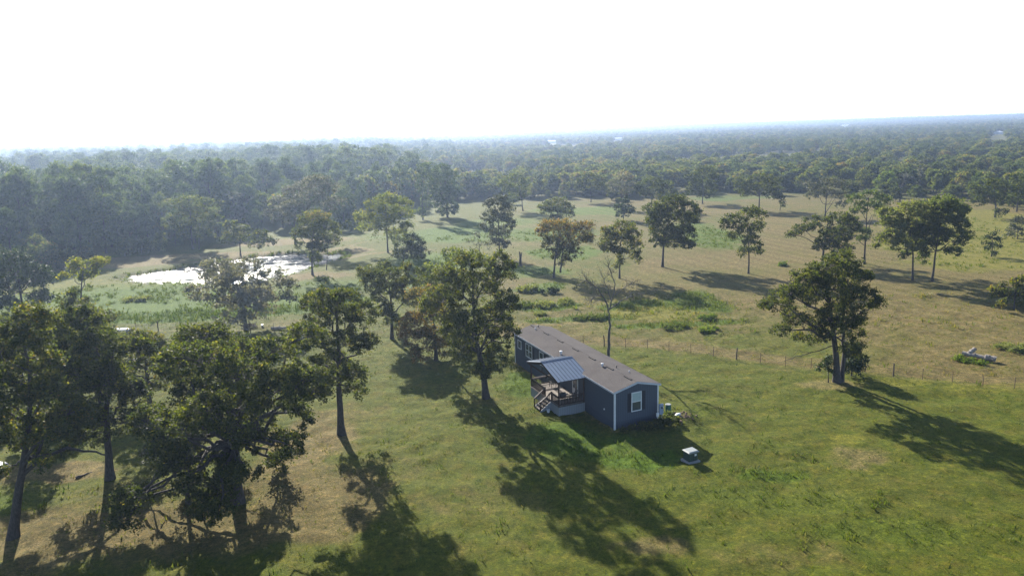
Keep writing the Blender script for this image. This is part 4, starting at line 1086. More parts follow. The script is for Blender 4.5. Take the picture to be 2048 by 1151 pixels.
for i_, c_ in ((1, (0.070, 0.068, 0.066)), (2, (0.053, 0.051, 0.050)), (3, (0.032, 0.029, 0.029))):
    bk.inputs[i_].default_value = (*c_, 1)
nn = noise(nt, 0.55, 6, 0.6)
nt.links.new(mixc(nt, 1.0, mixc(nt, 0.75, bk.outputs['Color'], ramp(nt, noise(nt, 9, 6, 0.8), [(0.25, (0.038, 0.034, 0.034)), (0.75, (0.086, 0.080, 0.077))])), ramp(nt, nn, [(0.3, (1.05, 1.04, 1.06)), (0.7, (1.42, 1.40, 1.37))]), 'MULTIPLY'), b.inputs['Base Color'])
b.inputs['Roughness'].default_value = 0.95
b.inputs['Specular IOR Level'].default_value = 0.03
bump(nt, b, bk.outputs['Fac'], 0.3, 0.01)
M['shingle'] = mm
mm, nt, b = new_mat('window_glass')
b.inputs['Base Color'].default_value = (0.035, 0.05, 0.055, 1)
b.inputs['Roughness'].default_value = 0.06
b.inputs['Specular IOR Level'].default_value = 0.7
M['glass'] = mm
M['blind'] = simple('window_blind_behind_glass', (0.34, 0.42, 0.42), (0.26, 0.33, 0.33), 12, 0.25, spec=0.6)

hz0 = gz(*hxy(2.4, 10))
house = thing('manufactured_house', 'blue grey single wide manufactured house with brown shingle roof and white corner trim', 'house', (HP[0], HP[1], hz0), HT)
SK = 0.82
MB().poly([(0, 0, SK), (HW, 0, SK), (HW, 0, HH), (HW / 2, 0, HH + HR), (0, 0, HH), (0, HL, SK), (HW, HL, SK), (HW, HL, HH), (HW / 2, HL, HH + HR), (0, HL, HH)],
          [(0, 1, 2, 3, 4), (9, 8, 7, 6, 5), (1, 6, 7, 2), (5, 0, 4, 9), (2, 7, 8, 3), (3, 8, 9, 4), (0, 5, 6, 1)]).build('wall', M['siding'], house)
MB().box(0.035, HW - .035, 0.035, HL - .035, -0.4, SK - .005).build('skirting', M['skirt'], house)
ov, th = 0.16, 0.09
sl_ = HR / (HW / 2)
def slope_z(x):
    return HH + .012 + sl_ * (x if x < HW / 2 else HW - x)
roof = MB()
for x0, x1 in ((-ov, HW / 2), (HW / 2, HW + ov)):
    ya, yb = -0.14, HL + 0.14
    p = [(x0, ya, slope_z(x0)), (x1, ya, slope_z(x1)), (x1, yb, slope_z(x1)), (x0, yb, slope_z(x0))]
    roof.poly(p + [(x, y, z + th) for x, y, z in p], [(0, 3, 2, 1), (4, 5, 6, 7), (0, 1, 5, 4), (2, 3, 7, 6), (1, 2, 6, 5), (3, 0, 4, 7)])
rf = roof.build('roof', M['shingle'], house)
MB().poly([(HW / 2 - .14, -.15, slope_z(HW / 2 - .14) + th + .004), (HW / 2, -.15, slope_z(HW / 2) + th + .02), (HW / 2 + .14, -.15, slope_z(HW / 2 + .14) + th + .004), (HW / 2 - .14, HL + .15, slope_z(HW / 2 - .14) + th + .004), (HW / 2, HL + .15, slope_z(HW / 2) + th + .02), (HW / 2 + .14, HL + .15, slope_z(HW / 2 + .14) + th + .004)], [(0, 1, 4, 3), (1, 2, 5, 4)]).build('ridge_cap', M['shingle'], rf)
for x0, x1 in ((-ov - .03, -ov - .003), (HW + ov + .003, HW + ov + .03)):
    MB().box(x0, x1, -0.16, HL + 0.16, HH - .12, slope_z(0) + .03).build('fascia', M['fascia'], house)
for ya, yb in ((-0.175, -0.143), (HL + .143, HL + .175)):
    f = MB()
    for x0, x1 in ((-ov - .03, HW / 2 - .002), (HW / 2 + .002, HW + ov + .03)):
        p = [(x0, slope_z(x0) - .10), (x1, slope_z(x1) - .10), (x1, slope_z(x1) + .07), (x0, slope_z(x0) + .07)]
        f.poly([(x, ya, z) for x, z in p] + [(x, yb, z) for x, z in p], [(0, 1, 2, 3), (7, 6, 5, 4), (0, 4, 5, 1), (1, 5, 6, 2), (2, 6, 7, 3), (3, 7, 4, 0)])
    f.build('rake_board', M['fascia'], house)
for x, y in ((0, 0), (HW, 0), (0, HL), (HW, HL)):
    c = MB()
    sx_, sy_ = (1 if x == 0 else -1), (1 if y == 0 else -1)
    xa, xb = sorted((x - sx_ * .025, x + sx_ * .12))
    ya, yb = sorted((y - sy_ * .025, y - sy_ * .002))
    c.box(xa, xb, ya, yb, 0.02, HH - .10)
    xa, xb = sorted((x - sx_ * .025, x - sx_ * .002))
    ya, yb = sorted((y + sy_ * .0, y + sy_ * .12))
    c.box(xa, xb, ya, yb, 0.02, HH - .13)
    c.build('corner_trim', M['white'], house)

def window(side, u0, u1, z0, z1, cols=1, shutters=True, mid=True, blind=False, sw=.36):
    """side 'a': on the long left wall (u runs along it); side 'g': on the near gable wall."""
    def bx(m, ua, ub, za, zb, d0, d1):
        return m.box(-d1, -d0, ua, ub, za, zb) if side == 'a' else m.box(ua, ub, -d1, -d0, za, zb)
    fw_ = .085
    f = MB()
    bx(f, u0, u1, z0, z0 + fw_, .002, .06), bx(f, u0, u1, z1 - fw_, z1, .002, .06)
    bx(f, u0, u0 + fw_, z0 + fw_, z1 - fw_, .002, .06), bx(f, u1 - fw_, u1, z0 + fw_, z1 - fw_, .002, .06)
    w = f.build('window', M['white'], house)
    g = MB()
    bx(g, u0 + fw_, u1 - fw_, z0 + fw_, z1 - fw_, .004, .016)
    g.build('pane', M['glass'], w)
    if blind:
        g = MB()
        bx(g, u0 + fw_ + .01, u1 - fw_ - .01, (z0 + z1) / 2, z1 - fw_, .017, .022)
        g.build('pane', M['blind'], w)
    s_ = MB()
    for k in range(1, cols):
        uu = u0 + (u1 - u0) * k / cols
        bx(s_, uu - .045, uu + .045, z0 + fw_, z1 - fw_, .018, .05)
    if mid:
        zz = (z0 + z1) / 2
        for k in range(cols):
            ua, ub = u0 + (u1 - u0) * k / cols + (fw_ if k == 0 else .046), u0 + (u1 - u0) * (k + 1) / cols - (fw_ if k == cols - 1 else .046)
            bx(s_, ua, ub, zz - .03, zz + .03, .0185, .045)
    if s_.v:
        s_.build('sash_bar', M['white'], w)
    if shutters:
        for ua, ub in ((u0 - sw - .02, u0 - .02), (u1 + .02, u1 + sw + .02)):
            h = MB()
            bx(h, ua, ub, z0 + .02, z1 - .02, .002, .03)
            hs = h.build('shutter', M['navy'], house)
            h = MB()
            n_ = 12
            for k in range(n_):
                za = z0 + .08 + (z1 - z0 - .16) * k / n_
                bx(h, ua + .05, ub - .05, za, za + .07, .0305, .042)
            lv = h.build('louvres', M['navy'], hs)
            lv['kind'] = 'stuff'
window('a', 21.1, 22.15, 2.22, 3.28, shutters=False, mid=False)
window('a', 18.05, 19.85, 1.82, 3.46, cols=2, sw=.45)
window('a', 15.05, 16.15, 1.86, 3.46, sw=.42)
window('g', 1.84, 2.98, 1.56, 3.48, blind=True, sw=.39)
window('g', 3.9, 4.0, 0.9, 1.0, shutters=False, mid=False) if False else None
# door to the porch
d = MB().box(-.05, -.002, 7.05, 8.25, 1.06, 3.30).build('door', M['white'], house)
MB().box(-.062, -.0505, 7.22, 8.08, 1.75, 3.12).build('pane', M['glass'], d)
MB().tube([(-.11, 7.16, 2.05), (-.05, 7.16, 2.05)], .035, 8).build('handle', M['dark'], d)
MB().tube([(-.09, 1.80, 1.56), (0.01, 1.80, 1.56)], .085, 10).build('wall_vent', M['white'], house)
# roof vents and pipes
for k, yb in enumerate((22.5, 18.9, 15.3, 11.7, 8.1, 4.55, 1.25)):
    zc = slope_z(2.28) + th
    v_ = MB().poly([(2.16, yb - .62, zc - .03), (2.34, yb - .62, zc), (2.34, yb + .62, zc), (2.16, yb + .62, zc - .03), (2.18, yb - .60, zc + .065), (2.34, yb - .60, zc + .085), (2.34, yb + .60, zc + .085), (2.18, yb + .60, zc + .065)], [(4, 5, 6, 7), (0, 1, 5, 4), (1, 2, 6, 5), (2, 3, 7, 6), (3, 0, 4, 7)])
    v_.m = [0, 0, 1, 1, 1][:len(v_.f)]  # side faces coloured dark to stand in for each vent's shadow line
    v_.build('roof_vent', [M['shingle'], M['dark']], rf)
for (xa, yb, rr, hh, mt) in ((2.0, 21.3, .08, .24, 'fascia'), (0.62, 12.0, .13, .42, 'white'), (2.0, 5.6, .12, .32, 'fascia'), (3.0, 4.5, .06, .25, 'dark'), (3.6, 3.1, .06, .2, 'fascia'), (2.7, 22.0, .08, .25, 'dark')):
    z = slope_z(xa) + th - .02
    MB().tube([(xa, yb, z), (xa, yb, z + hh * .7), (xa, yb, z + hh * .72), (xa, yb, z + hh), (xa, yb, z + hh + .03)], [rr * .7, rr * .7, rr * 1.25, rr * 1.25, rr * .6], 10).build('vent_pipe', M[mt], rf, smooth=False)

# ------------------------------------------------------------------ the porch
PB0, PB1, PA, DZ = 5.62, 12.2, -3.0, 1.02
porch = thing('covered_porch', 'covered wooden porch with blue metal gable roof and dark railings on the house side', 'porch', (HP[0], HP[1], hz0), HT)
sk = MB()
sk.box(PA, PA + .03, PB0, PB1, -.2, DZ - .12)
sk.box(PA + .031, -.04, PB0, PB0 + .03, -.2, DZ - .12)
sk.box(PA + .031, -.04, PB1 - .03, PB1, -.2, DZ - .12)
sk.build('skirting', M['porch_skirt'], porch)
fl_ = MB().box(PA + .02, -.045, PB0 + .02, PB1 - .02, DZ - .16, DZ - .045).build('deck_floor', M['stain'], porch)
nb = 22
for k in range(nb):
    x0 = PA - .04 + k * (abs(PA) + .0) / nb
    MB().box(x0, x0 + abs(PA) / nb - .012, PB0 - .03, PB1 + .03, DZ - .04, DZ).build('board', M['deckwood'], fl_)
RZ0, RZ1, RM = 3.72, 4.72, 9.0
posts = [(PA + .07, PB0 + .07), (PA + .07, 7.32), (PA + .07, 8.82), (PA + .07, PB1 - .07), (-.12, PB0 + .07), (-.12, PB1 - .07)]
for k, (x, y) in enumerate(posts):
    zt = RZ0 + (RZ1 - RZ0) * (1 - abs(y - RM) / 3.65) - .12
    short = k in (1, 2)
    MB().box(x - .06, x + .06, y - .06, y + .06, -.1 if not short else DZ + .002, zt if not short else DZ + 1.0).build('post', M['stain'], porch)
def railing(a, b, z0a, z0b, name='railing', n=None):
    a, b = np.array(a, float), np.array(b, float)
    ln = np.linalg.norm(b - a)
    m = MB()
    for dz, w, h in ((.92, .10, .05), (.80, .04, .09), (.12, .04, .09)):
        m.beam((*a, z0a + dz), (*b, z0b + dz), w, h)
    r_ = m.build(name, M['stain'], porch)
    n = n or max(3, int(ln / .17))
    for k in range(1, n):
        p = a + (b - a) * k / n
        z = z0a + (z0b - z0a) * k / n
        MB().box(p[0] - .024, p[0] + .024, p[1] - .024, p[1] + .024, z + .12, z + .80).build('baluster', M['stain'], r_)
railing((PA + .07, PB0 + .14), (PA + .07, 7.25), DZ, DZ)
railing((PA + .07, 8.89), (PA + .07, PB1 - .14), DZ, DZ)
railing((PA + .14, PB0 + .07), (-.19, PB0 + .07), DZ, DZ)
railing((PA + .14, PB1 - .07), (-.19, PB1 - .07), DZ, DZ)
SX = PA - 1.25                                  # foot of the steps
for y in (7.38, 8.76):
    railing((PA, y), (SX + .08, y), DZ, DZ - .86, 'stair_railing', 8)
    MB().box(SX, SX + .1, y - .05, y + .05, -.1, 1.08).build('post', M['stain'], porch)
for k in range(4):
    x1 = PA - .005 - k * .30
    MB().box(x1 - .315, x1, 7.40, 8.74, DZ - .20 * (k + 1) - .05, DZ - .20 * (k + 1)).build('step', M['deckwood'], porch)
st = MB()
for y in (7.34, 8.78):
    st.poly([(PA - .004, y - .02, -.2), (SX, y - .02, -.2), (SX, y - .02, .12), (PA - .004, y - .02, DZ - .06), (PA - .004, y + .02, -.2), (SX, y + .02, -.2), (SX, y + .02, .12), (PA - .004, y + .02, DZ - .06)], [(0, 1, 2, 3), (7, 6, 5, 4), (1, 5, 6, 2), (2, 6, 7, 3)])
st.build('stair_skirting', M['porch_skirt'], porch)
# metal roof: single panels with their raised seams
X0, X1 = PA - .22, 0.36
rbase = MB()
for ya, sgn in ((RM - 3.65, 1), (RM + 3.65, -1)):
    p = [(X0 + .05, ya + .04 * sgn, RZ0 - .05), (X1 - .02, ya + .04 * sgn, RZ0 - .05), (X1 - .02, RM, RZ1 - .05), (X0 + .05, RM, RZ1 - .05)]
    rbase.poly(p + [(x, y, z - .10) for x, y, z in p], [(0, 1, 2, 3), (7, 6, 5, 4), (0, 4, 5, 1), (1, 5, 6, 2), (2, 6, 7, 3), (3, 7, 4, 0)])
prf = rbase.build('roof', M['stain'], porch)
npn = 9
for ya, yb in ((RM - 3.72, RM - .02), (RM + 3.72, RM + .02)):
    for k in range(npn):
        xa, xb = X0 + (X1 - X0) * k / npn, X0 + (X1 - X0) * (k + 1) / npn
        m = MB()
        za, zb = RZ0 - .03, RZ1 - .02
        for x0, x1, t_ in ((xa, xb - .045, .02), (xb - .044, xb - .004, .075)):
            p = [(x0, ya, za), (x1, ya, za), (x1, yb, zb), (x0, yb, zb)]
            m.poly(p + [(x, y, z + t_) for x, y, z in p], [(3, 2, 1, 0), (4, 5, 6, 7), (0, 1, 5, 4), (1, 2, 6, 5), (2, 3, 7, 6), (3, 0, 4, 7)])
        m.build('roof_panel', M['metalroof'], prf)
MB().poly([(X0 - .01, RM - .16, RZ1 + .005), (X0 - .01, RM, RZ1 + .07), (X0 - .01, RM + .16, RZ1 + .005), (X1 + .01, RM - .16, RZ1 + .005), (X1 + .01, RM, RZ1 + .07), (X1 + .01, RM + .16, RZ1 + .005)], [(0, 1, 4, 3), (1, 2, 5, 4), (0, 2, 1), (3, 4, 5)]).build('ridge_cap', M['metalroof'], prf)
tr_ = MB()
for xx in (X0 + .08, X1 - .08):
    for sgn in (1, -1):
        tr_.beam((xx, RM - sgn * 3.58, RZ0 - .20), (xx, RM, RZ1 - .20), .05, .16)
    if xx < 0:
        tr_.beam((xx, RM - 3.3, RZ0 - .12), (xx, RM + 3.3, RZ0 - .12), .05, .18)
        tr_.beam((xx, RM, RZ0 - .1), (xx, RM, RZ1 - .22), .06, .06)
tr_.build('rafters', M['stain'], porch)
gp = MB()
xx = X1 - .13
gp.poly([(xx, RM - 3.4, RZ0 - .02), (xx, RM + 3.4, RZ0 - .02), (xx, RM, RZ1 - .16), (xx + .03, RM - 3.4, RZ0 - .02), (xx + .03, RM + 3.4, RZ0 - .02), (xx + .03, RM, RZ1 - .16)], [(0, 1, 2), (5, 4, 3), (0, 3, 4, 1), (1, 4, 5, 2), (2, 5, 3, 0)])
gp.build('gable_board', M['siding'], porch)

def in_house(a, b, z=0.0):
    x, y = hxy(a, b)
    return (x, y, hz0 + z)
def patio_chair(a, b, rz, label):
    t = thing('patio_chair', label, 'chair', in_house(a, b, DZ + .001), HT + rz, 'chairs on the porch')
    MB().box(-.27, .27, -.26, .26, .38, .43, .02).build('seat', M['dark'], t)
    m = MB()
    for k in range(5):
        x = -.22 + k * .11
        m.beam((x, .27, .45), (x, .42, 1.0), .07, .02)
    m.beam((-.28, .42, 1.0), (.28, .42, 1.0), .04, .06)
    m.build('backrest', M['dark'], t)
    for sx_ in (-.25, .25):
        MB().box(sx_ - .03, sx_ + .03, -.28, .3, .60, .64).build('armrest', M['dark'], t)
        for sy_ in (-.24, .26):
            MB().box(sx_ - .02, sx_ + .02, sy_ - .02, sy_ + .02, 0, .598).build('leg', M['dark'], t)
    return t
patio_chair(-1.0, 10.9, math.pi, 'dark slatted chair at the far end of the porch deck')
patio_chair(-.85, 6.6, -math.pi / 2, 'dark slatted chair on the porch deck beside the white door')
t = thing('barbecue_grill', 'dark lidded grill standing at the near outer corner of the porch', 'grill', in_house(-2.2, 6.3, DZ + .001), HT)
MB().tube([(-.34, 0, .85), (-.30, 0, .86), (.30, 0, .86), (.34, 0, .85)], [.05, .26, .26, .05], 12).build('body', M['dark'], t)
for sx_ in (-.25, .25):
    for sy_ in (-.16, .16):
        MB().beam((sx_, sy_ * 1.3, 0), (sx_, sy_, .70), .035, .035).build('leg', M['dark'], t)
MB().box(.36, .62, -.18, .18, .84, .87).build('side_shelf', M['deckwood'], t)
t = thing('flower_pot', 'small white pot on the grass beside the porch steps', 'pot', in_house(PA - .5, 7.0, 0), HT)
MB().tube([(0, 0, 0), (0, 0, .05), (0, 0, .30), (0, 0, .32)], [.11, .13, .18, .19], 12).build('pot', M['white'], t)

# ------------------------------------------------------------------ things by the house
M['green_metal'] = simple('dark_green_enamel', (0.022, 0.048, 0.038), (0.015, 0.034, 0.028), 4, 0.45, spec=0.4)
M['lid'] = simple('sun_bleached_pale_green_top', (0.24, 0.255, 0.245), (0.19, 0.205, 0.195), 5, 0.45)
M['cabinet'] = simple('blue_grey_enamel', (0.22, 0.27, 0.35), (0.17, 0.21, 0.28), 5, 0.45)
ux, uy = 14.78, 56.85
unit = thing('transformer_box', 'squat dark green utility box with pale top on a concrete pad in the lawn', 'utility box', (ux, uy, gz(ux, uy) + .02), R(25))
MB().box(-.62, .62, -.56, .56, -.3, .10, .02).build('pad', M['concrete'], unit)
MB().box(-.47, .47, -.40, .40, .102, .86, .03).build('body', M['green_metal'], unit)
MB().poly([(-.53, -.46, .862), (.53, -.46, .862), (.53, .46, .862), (-.53, .46, .862), (-.55, -.48, .93), (.55, -.48, .93), (.55, .48, .93), (-.55, .48, .93), (-.46, -.38, 1.0), (.46, -.38, 1.0), (.46, .38, 1.0), (-.46, .38, 1.0)],
          [(3, 2, 1, 0), (8, 9, 10, 11)] + [(a + i, a + (i + 1) % 4, a + 4 + (i + 1) % 4, a + 4 + i) for a in (0, 4) for i in range(4)]).build('lid', M['lid'], unit)
MB().box(.10, .30, -.408, -.4015, .55, .74).build('notice', M['white'], unit)
MB().box(-.012, .012, -.412, -.4015, .13, .84).build('door_seam', M['dark'], unit)
MB().box(-.06, -.03, -.43, -.4025, .42, .56).build('handle', M['dark'], unit)

t = thing('electric_cabinet', 'blue grey electric meter cabinet on a post near the house gable corner', 'meter box', in_house(4.85, -.55, 0), HT)
MB().box(-.22, .22, -.10, .10, .95, 2.0, .02).build('cabinet', M['cabinet'], t)
MB().box(-.05, .05, .11, .17, -.2, 1.9).build('post', M['stain'], t)
MB().tube([(0, -.10, 1.65), (0, -.20, 1.65)], [.09, .085], 12).build('meter', M['glass'], t)
MB().tube([(.1, 0, -.2), (.1, 0, .95)], .035, 8).build('conduit', M['cabinet'], t)
t = thing('meter_box', 'small pale box on a thin post left of the blue grey cabinet', 'meter box', in_house(4.32, -.75, 0), HT)
MB().box(-.13, .13, -.07, .07, .85, 1.25, .015).build('box', M['white'], t)
MB().box(-.03, .03, -.03, .03, -.2, .848).build('post', M['white'], t)
t = thing('green_drum', 'green plastic drum with a pale rim standing on the grass by the gable', 'drum', in_house(7.35, 1.75, 0), HT)
MB().tube([(0, 0, -.1), (0, 0, .08), (0, 0, .3), (0, 0, .55), (0, 0, .66)], [.26, .28, .29, .28, .26], 16).build('body', simple('green_plastic', (0.02, 0.12, 0.08), (0.015, 0.085, 0.06), 4, 0.5), t, smooth=True)
MB().tube([(0, 0, .661), (0, 0, .69), (0, 0, .71)], [.29, .29, .25], 16).build('rim', M['lid'], t)
t = thing('pale_pipe', 'pale elbow pipe lying between the green drum and the house', 'pipe', in_house(6.3, 2.1, .06), HT)
MB().tube([(-.5, .1, .0), (.1, 0, .02), (.5, -.1, .02), (.62, -.12, .12), (.63, -.12, .3)], .055, 8).build('pipe', M['white'], t, smooth=True)
def lumpy(name, mat, parent, c, s, seed, n=2):
    import bmesh
    bm = bmesh.new()
    bmesh.ops.create_icosphere(bm, subdivisions=n, radius=1)
    q = np.random.default_rng(seed)
    o3 = q.uniform(0, 10, 3)
    for v_ in bm.verts:
        k = 1 + 0.22 * math.sin(v_.co.x * 2.3 + o3[0]) * math.cos(v_.co.y * 2.9 + o3[1]) + 0.12 * math.sin(v_.co.z * 4 + o3[2]) + q.normal() * .04
        v_.co = Vector((v_.co.x * s[0] * k, v_.co.y * s[1] * k, v_.co.z * s[2] * k)) + Vector(c)
    me = bpy.data.meshes.new(name)
    bm.to_mesh(me)
    bm.free()
    me.materials.append(mat)
    me.polygons.foreach_set('use_smooth', np.ones(len(me.polygons), bool))
    return put(name, me, parent)
t = thing('white_sack', 'slumped white sack on the reddish rubble patch by the gable end', 'sack', in_house(7.3, .1, .12), HT + .6)
lumpy('sack', M['white'], t, (0, 0, .08), (.42, .22, .16), 3)
M['rubble'] = simple('reddish_rubble', (0.19, 0.12, 0.095), (0.11, 0.075, 0.06), 3, 0.9)
q = np.random.default_rng(5)
rv, rq = [], []
for k in range(90):
    a, b_ = q.normal(7.3, .8), q.normal(-.1, .6)
    x, y = hxy(a, b_)
    s = q.uniform(.025, .085)
    base = np.array([(i, j, l) for l in (-1, 1) for j in (-1, 1) for i in (-1, 1)], float) * s * q.uniform(.5, 1.2, 3) + q.normal(size=(8, 3)) * s * .2
    rv.append(base + (x, y, gz(x, y) + s * .3 + .06))
    rq.append(np.array([(0, 2, 3, 1), (4, 5, 7, 6), (0, 1, 5, 4), (2, 6, 7, 3), (0, 4, 6, 2), (1, 3, 7, 5)]) + 8 * k)
ob = put('rubble', mesh_np('rubble', np.concatenate(rv), np.concatenate(rq), mats=[M['rubble']]))
ob['kind'] = 'stuff'

def shrub(name, label, x, y, lobes, mat, cat='shrub', group=None, seed=1, **kw):
    z = gz(x, y)
    dd = dict(leaf=.17, rc=.26, tr=.03, tint0=.35, leaf_k=3.5)
    dd.update(kw)
    T, V, Q, ti = crown_tree([(0, 0, 0), (0, 0, .25), (0, .02, .5)], lobes, seed, **dd)
    t = thing(name, label, cat, (x, y, z), 0, group)
    put('stems', T.mesh('stems', M['bark']), t)
    put('foliage', mesh_np('foliage', V, Q, mats=[M[mat]], fattr={'tint': ti}), t)
    return t
for k, (a, b_, w, h, lb) in enumerate([(.7, -.7, .55, .35, 'low dark weed shrub at the white near corner trim of the house'), (1.9, -.9, .8, .5, 'dark rank shrub under the left shutter of the gable window'), (3.2, -1.1, .9, .65, 'dark rank shrub below the gable window, in the house shadow'), (4.5, -1.5, .95, .75, 'tallest rank shrub in front of the meter posts'), (5.7, -1.0, .8, .6, 'half sunlit shrub right of the meter cabinet'), (6.2, .3, .6, .5, 'pale green weed shrub between cabinet and green drum')]):
    x, y = hxy(a, b_)
    shrub('shrub', lb, x, y, [(0, 0, h * .5, w, w * .7, h * .5, 0), (w * .5, .1, h * .8, w * .5, w * .5, h * .35, .1), (-w * .5, -.1, h * .6, w * .5, w * .5, h * .4, 0)], 'weed' if k == 5 else 'oak', group='shrubs at the gable end', seed=60 + k, tint0=.3)

# ------------------------------------------------------------------ wire fence
M['rust'] = simple('rusty_steel_post', (0.11, 0.07, 0.05), (0.06, 0.042, 0.034), 8, 0.8)
M['post'] = simple('old_wooden_post', (0.085, 0.07, 0.058), (0.05, 0.04, 0.034), 6, 0.9, bmp=.3)
M['wire'] = simple('dull_fence_wire', (0.13, 0.11, 0.10), (0.09, 0.075, 0.07), 8, 0.6, 0.3)
def fence(name, label, pts, step, big, seed):
    q = np.random.default_rng(seed)
    pts = np.array(pts, float)
    s = np.concatenate([[0], np.cumsum(np.linalg.norm(np.diff(pts, axis=0), axis=1))])
    n = int(s[-1] / step)
    u = np.linspace(0, s[-1], n + 1)
    X, Y = np.interp(u, s, pts[:, 0]), np.interp(u, s, pts[:, 1])
    Z = ground_z(X, Y)
    t = thing(name, label, 'fence', (X[0], Y[0], Z[0]))
    o = np.array([X[0], Y[0], Z[0]])
    for k in range(n + 1):
        p = np.array([X[k], Y[k], Z[k]]) - o
        lean = q.normal(size=2) * .04
        if k % big == big // 2:
            h, r0, m = 1.5, .075, 'post'
        else:
            h, r0, m = 1.25, .032, 'rust'
        MB().tube([p - (0, 0, .3), p + (0, 0, h * .5), p + (lean[0], lean[1], h)], [r0 * 1.05, r0, r0 * .95], 7).build('post', M[m], t)
    for hgt in (.18, .42, .66, .90, 1.15):
        T = Tubes()
        P = np.stack([X - o[0], Y - o[1], Z - o[2] + hgt + q.normal(size=n + 1) * .015], -1)
        T.add(P, np.full(n + 1, .0075), 4)
        put('wire', T.mesh('wire', M['wire']), t)
    return t
fence('wire_fence', 'long low wire fence of steel and wooden posts behind house and right edge', FENCE[4:], 2.75, 6, 3)
fence('wire_fence', 'old wire fence half hidden by oak crowns on the left, before the pond meadow', FENCE[:5] - np.array([0.35, 0.0]), 3.6, 4, 4)

# ------------------------------------------------------------------ logs, weeds, junk
M['log'] = bark('bleached_log', (0.26, 0.235, 0.21), (0.15, 0.13, 0.115), 2.0)
M['dark_log'] = bark('dark_log', (0.11, 0.09, 0.075), (0.05, 0.04, 0.035), 3.0)
def log(label, a, b, r0, r1, za=0.0, zb=0.0, mat='log', group=None, seed=0):
    q = np.random.default_rng(seed)
    A, B = gnd(*a), gnd(*b)
    A3, B3 = np.array([*A, gz(*A) + r0 + za]), np.array([*B, gz(*B) + r1 + zb])
    t = np.linspace(0, 1, 7)[:, None]
    P = (B3 - A3) * t
    P[1:-1] += q.normal(size=(5, 3)) * r0 * .18
    rad_l = np.linspace(r0, r1, 7) * q.uniform(.9, 1.1, 7)
    o = thing('fallen_log', label, 'log', A3, 0, group)
    MB().tube(P, rad_l, 10).build('trunk', M[mat], o)
    k = MB()
    d_ = (B3 - A3) / np.linalg.norm(B3 - A3)
    sidev = np.cross(d_, (0, 0, 1.0))
    p0 = P[3]
    k.tube([p0, p0 + sidev * .2 * np.sign(q.normal()) + np.array([0, 0, r0 * 1.3])], [r0 * .4, r0 * .28], 7).build('branch_stub', M[mat], o)
    return o
log('long bleached log lying half in weeds, right side beyond the fence', (1924, 712), (1978, 722), .30, .24, seed=1, group='bleached logs')
log('thick sawn white log at the right end of the log pile', (1968, 720), (1991, 725), .32, .34, seed=2, group='bleached logs')
log('short bleached log propped up on the long log', (1936, 714), (1948, 712), .22, .24, .25, .62, seed=3, group='bleached logs')
log('dark fallen branch on the lawn beside the flared oak', (152, 957), (185, 945), .10, .07, mat='dark_log', seed=4)
log('pinkish fallen log by the left fence post', (543, 659), (576, 658), .20, .16, seed=5)
log('bare curved stick on the grass left of the log pile', (1871, 712), (1880, 722), .04, .03, seed=6)

def tuft_mesh(cx, cy, hgt, wid, n, q, zoff=0.0, spread=.5):
    """n bent blades around each centre: arrays of triangles pairs (quads)."""
    m = len(cx)
    idx = np.repeat(np.arange(m), n)
    k = len(idx)
    a = q.uniform(0, 6.283, k)
    rr = q.uniform(0, 1, k) ** .6 * spread
    bx = cx[idx] + np.cos(a) * rr * wid[idx]
    by = cy[idx] + np.sin(a) * rr * wid[idx]
    bz = ground_z(bx, by) + zoff - .03
    H = hgt[idx] * q.uniform(.55, 1.2, k)
    lx, ly = np.cos(a + q.normal(size=k) * .6) * H * q.uniform(.2, .7, k), np.sin(a + q.normal(size=k) * .6) * H * q.uniform(.2, .7, k)
    w = H * q.uniform(.10, .2, k)
    tx, ty = -np.sin(a) * w, np.cos(a) * w
    V = np.stack([np.stack([bx - tx, by - ty, bz], -1), np.stack([bx + tx, by + ty, bz], -1), np.stack([bx + lx * .6 + tx * .5, by + ly * .6 + ty * .5, bz + H * .75], -1), np.stack([bx + lx, by + ly, bz + H], -1)], 1)
    return V.reshape(-1, 3), np.arange(k * 4).reshape(-1, 4), idx

def interp_mask(mask, x, y):
    i = np.clip(np.searchsorted(xs, x) - 1, 0, nxr - 2)
    j = np.clip(np.searchsorted(ys, y) - 1, 0, nyr - 2)
    return mask.reshape(nyr, nxr)[j, i]

q = np.random.default_rng(77)
n = 260000
y = 33 + (118 - 33) * q.random(n) ** 1.25
x = (q.random(n) * 2 - 1) * (y * .76 + 4)
lu, dr, ba, ye = (interp_mask(m, x, y) for m in (lush, dry, bare, yellow))
cl = fbm(x, y, 5.5, 31, 3)
cf = fbm(x, y, 1.2, 37, 2)
pr = 0.10 + .55 * lu + .9 * smooth(.56, .72, cl) * smooth(.5, .7, cf) + .25 * smooth(.60, .75, cf)
pr *= (1 - .85 * ba)
pr *= np.where(y > fence_y(x), 1.2, 1.0)
la_, lb_ = (x - HP[0]) * HU[0] + (y - HP[1]) * HU[1], (x - HP[0]) * HV[0] + (y - HP[1]) * HV[1]
inside = (la_ > -.2) & (la_ < HW + .2) & (lb_ > -.2) & (lb_ < HL + .2) | (la_ > -3.3) & (la_ < 0) & (lb_ > 5.3) & (lb_ < 12.5)
keep = (q.random(n) < np.minimum(1, pr) * .42) & ~inside
x, y, lu, dr, ye, cl = x[keep], y[keep], lu[keep], dr[keep], ye[keep], cl[keep]
big = q.random(len(x)) < .045 + .06 * lu
hg = np.where(big, q.uniform(.16, .34, len(x)), q.uniform(.06, .15, len(x))) * (1 + .5 * lu) * (1 + .5 * (y > fence_y(x)))
V, Q, idx = tuft_mesh(x, y, hg, hg * np.where(big, 3.0, 2.4), 7, q)
V[:, 2] += (np.repeat(interp_mask(lump, x, y), 7 * 4))
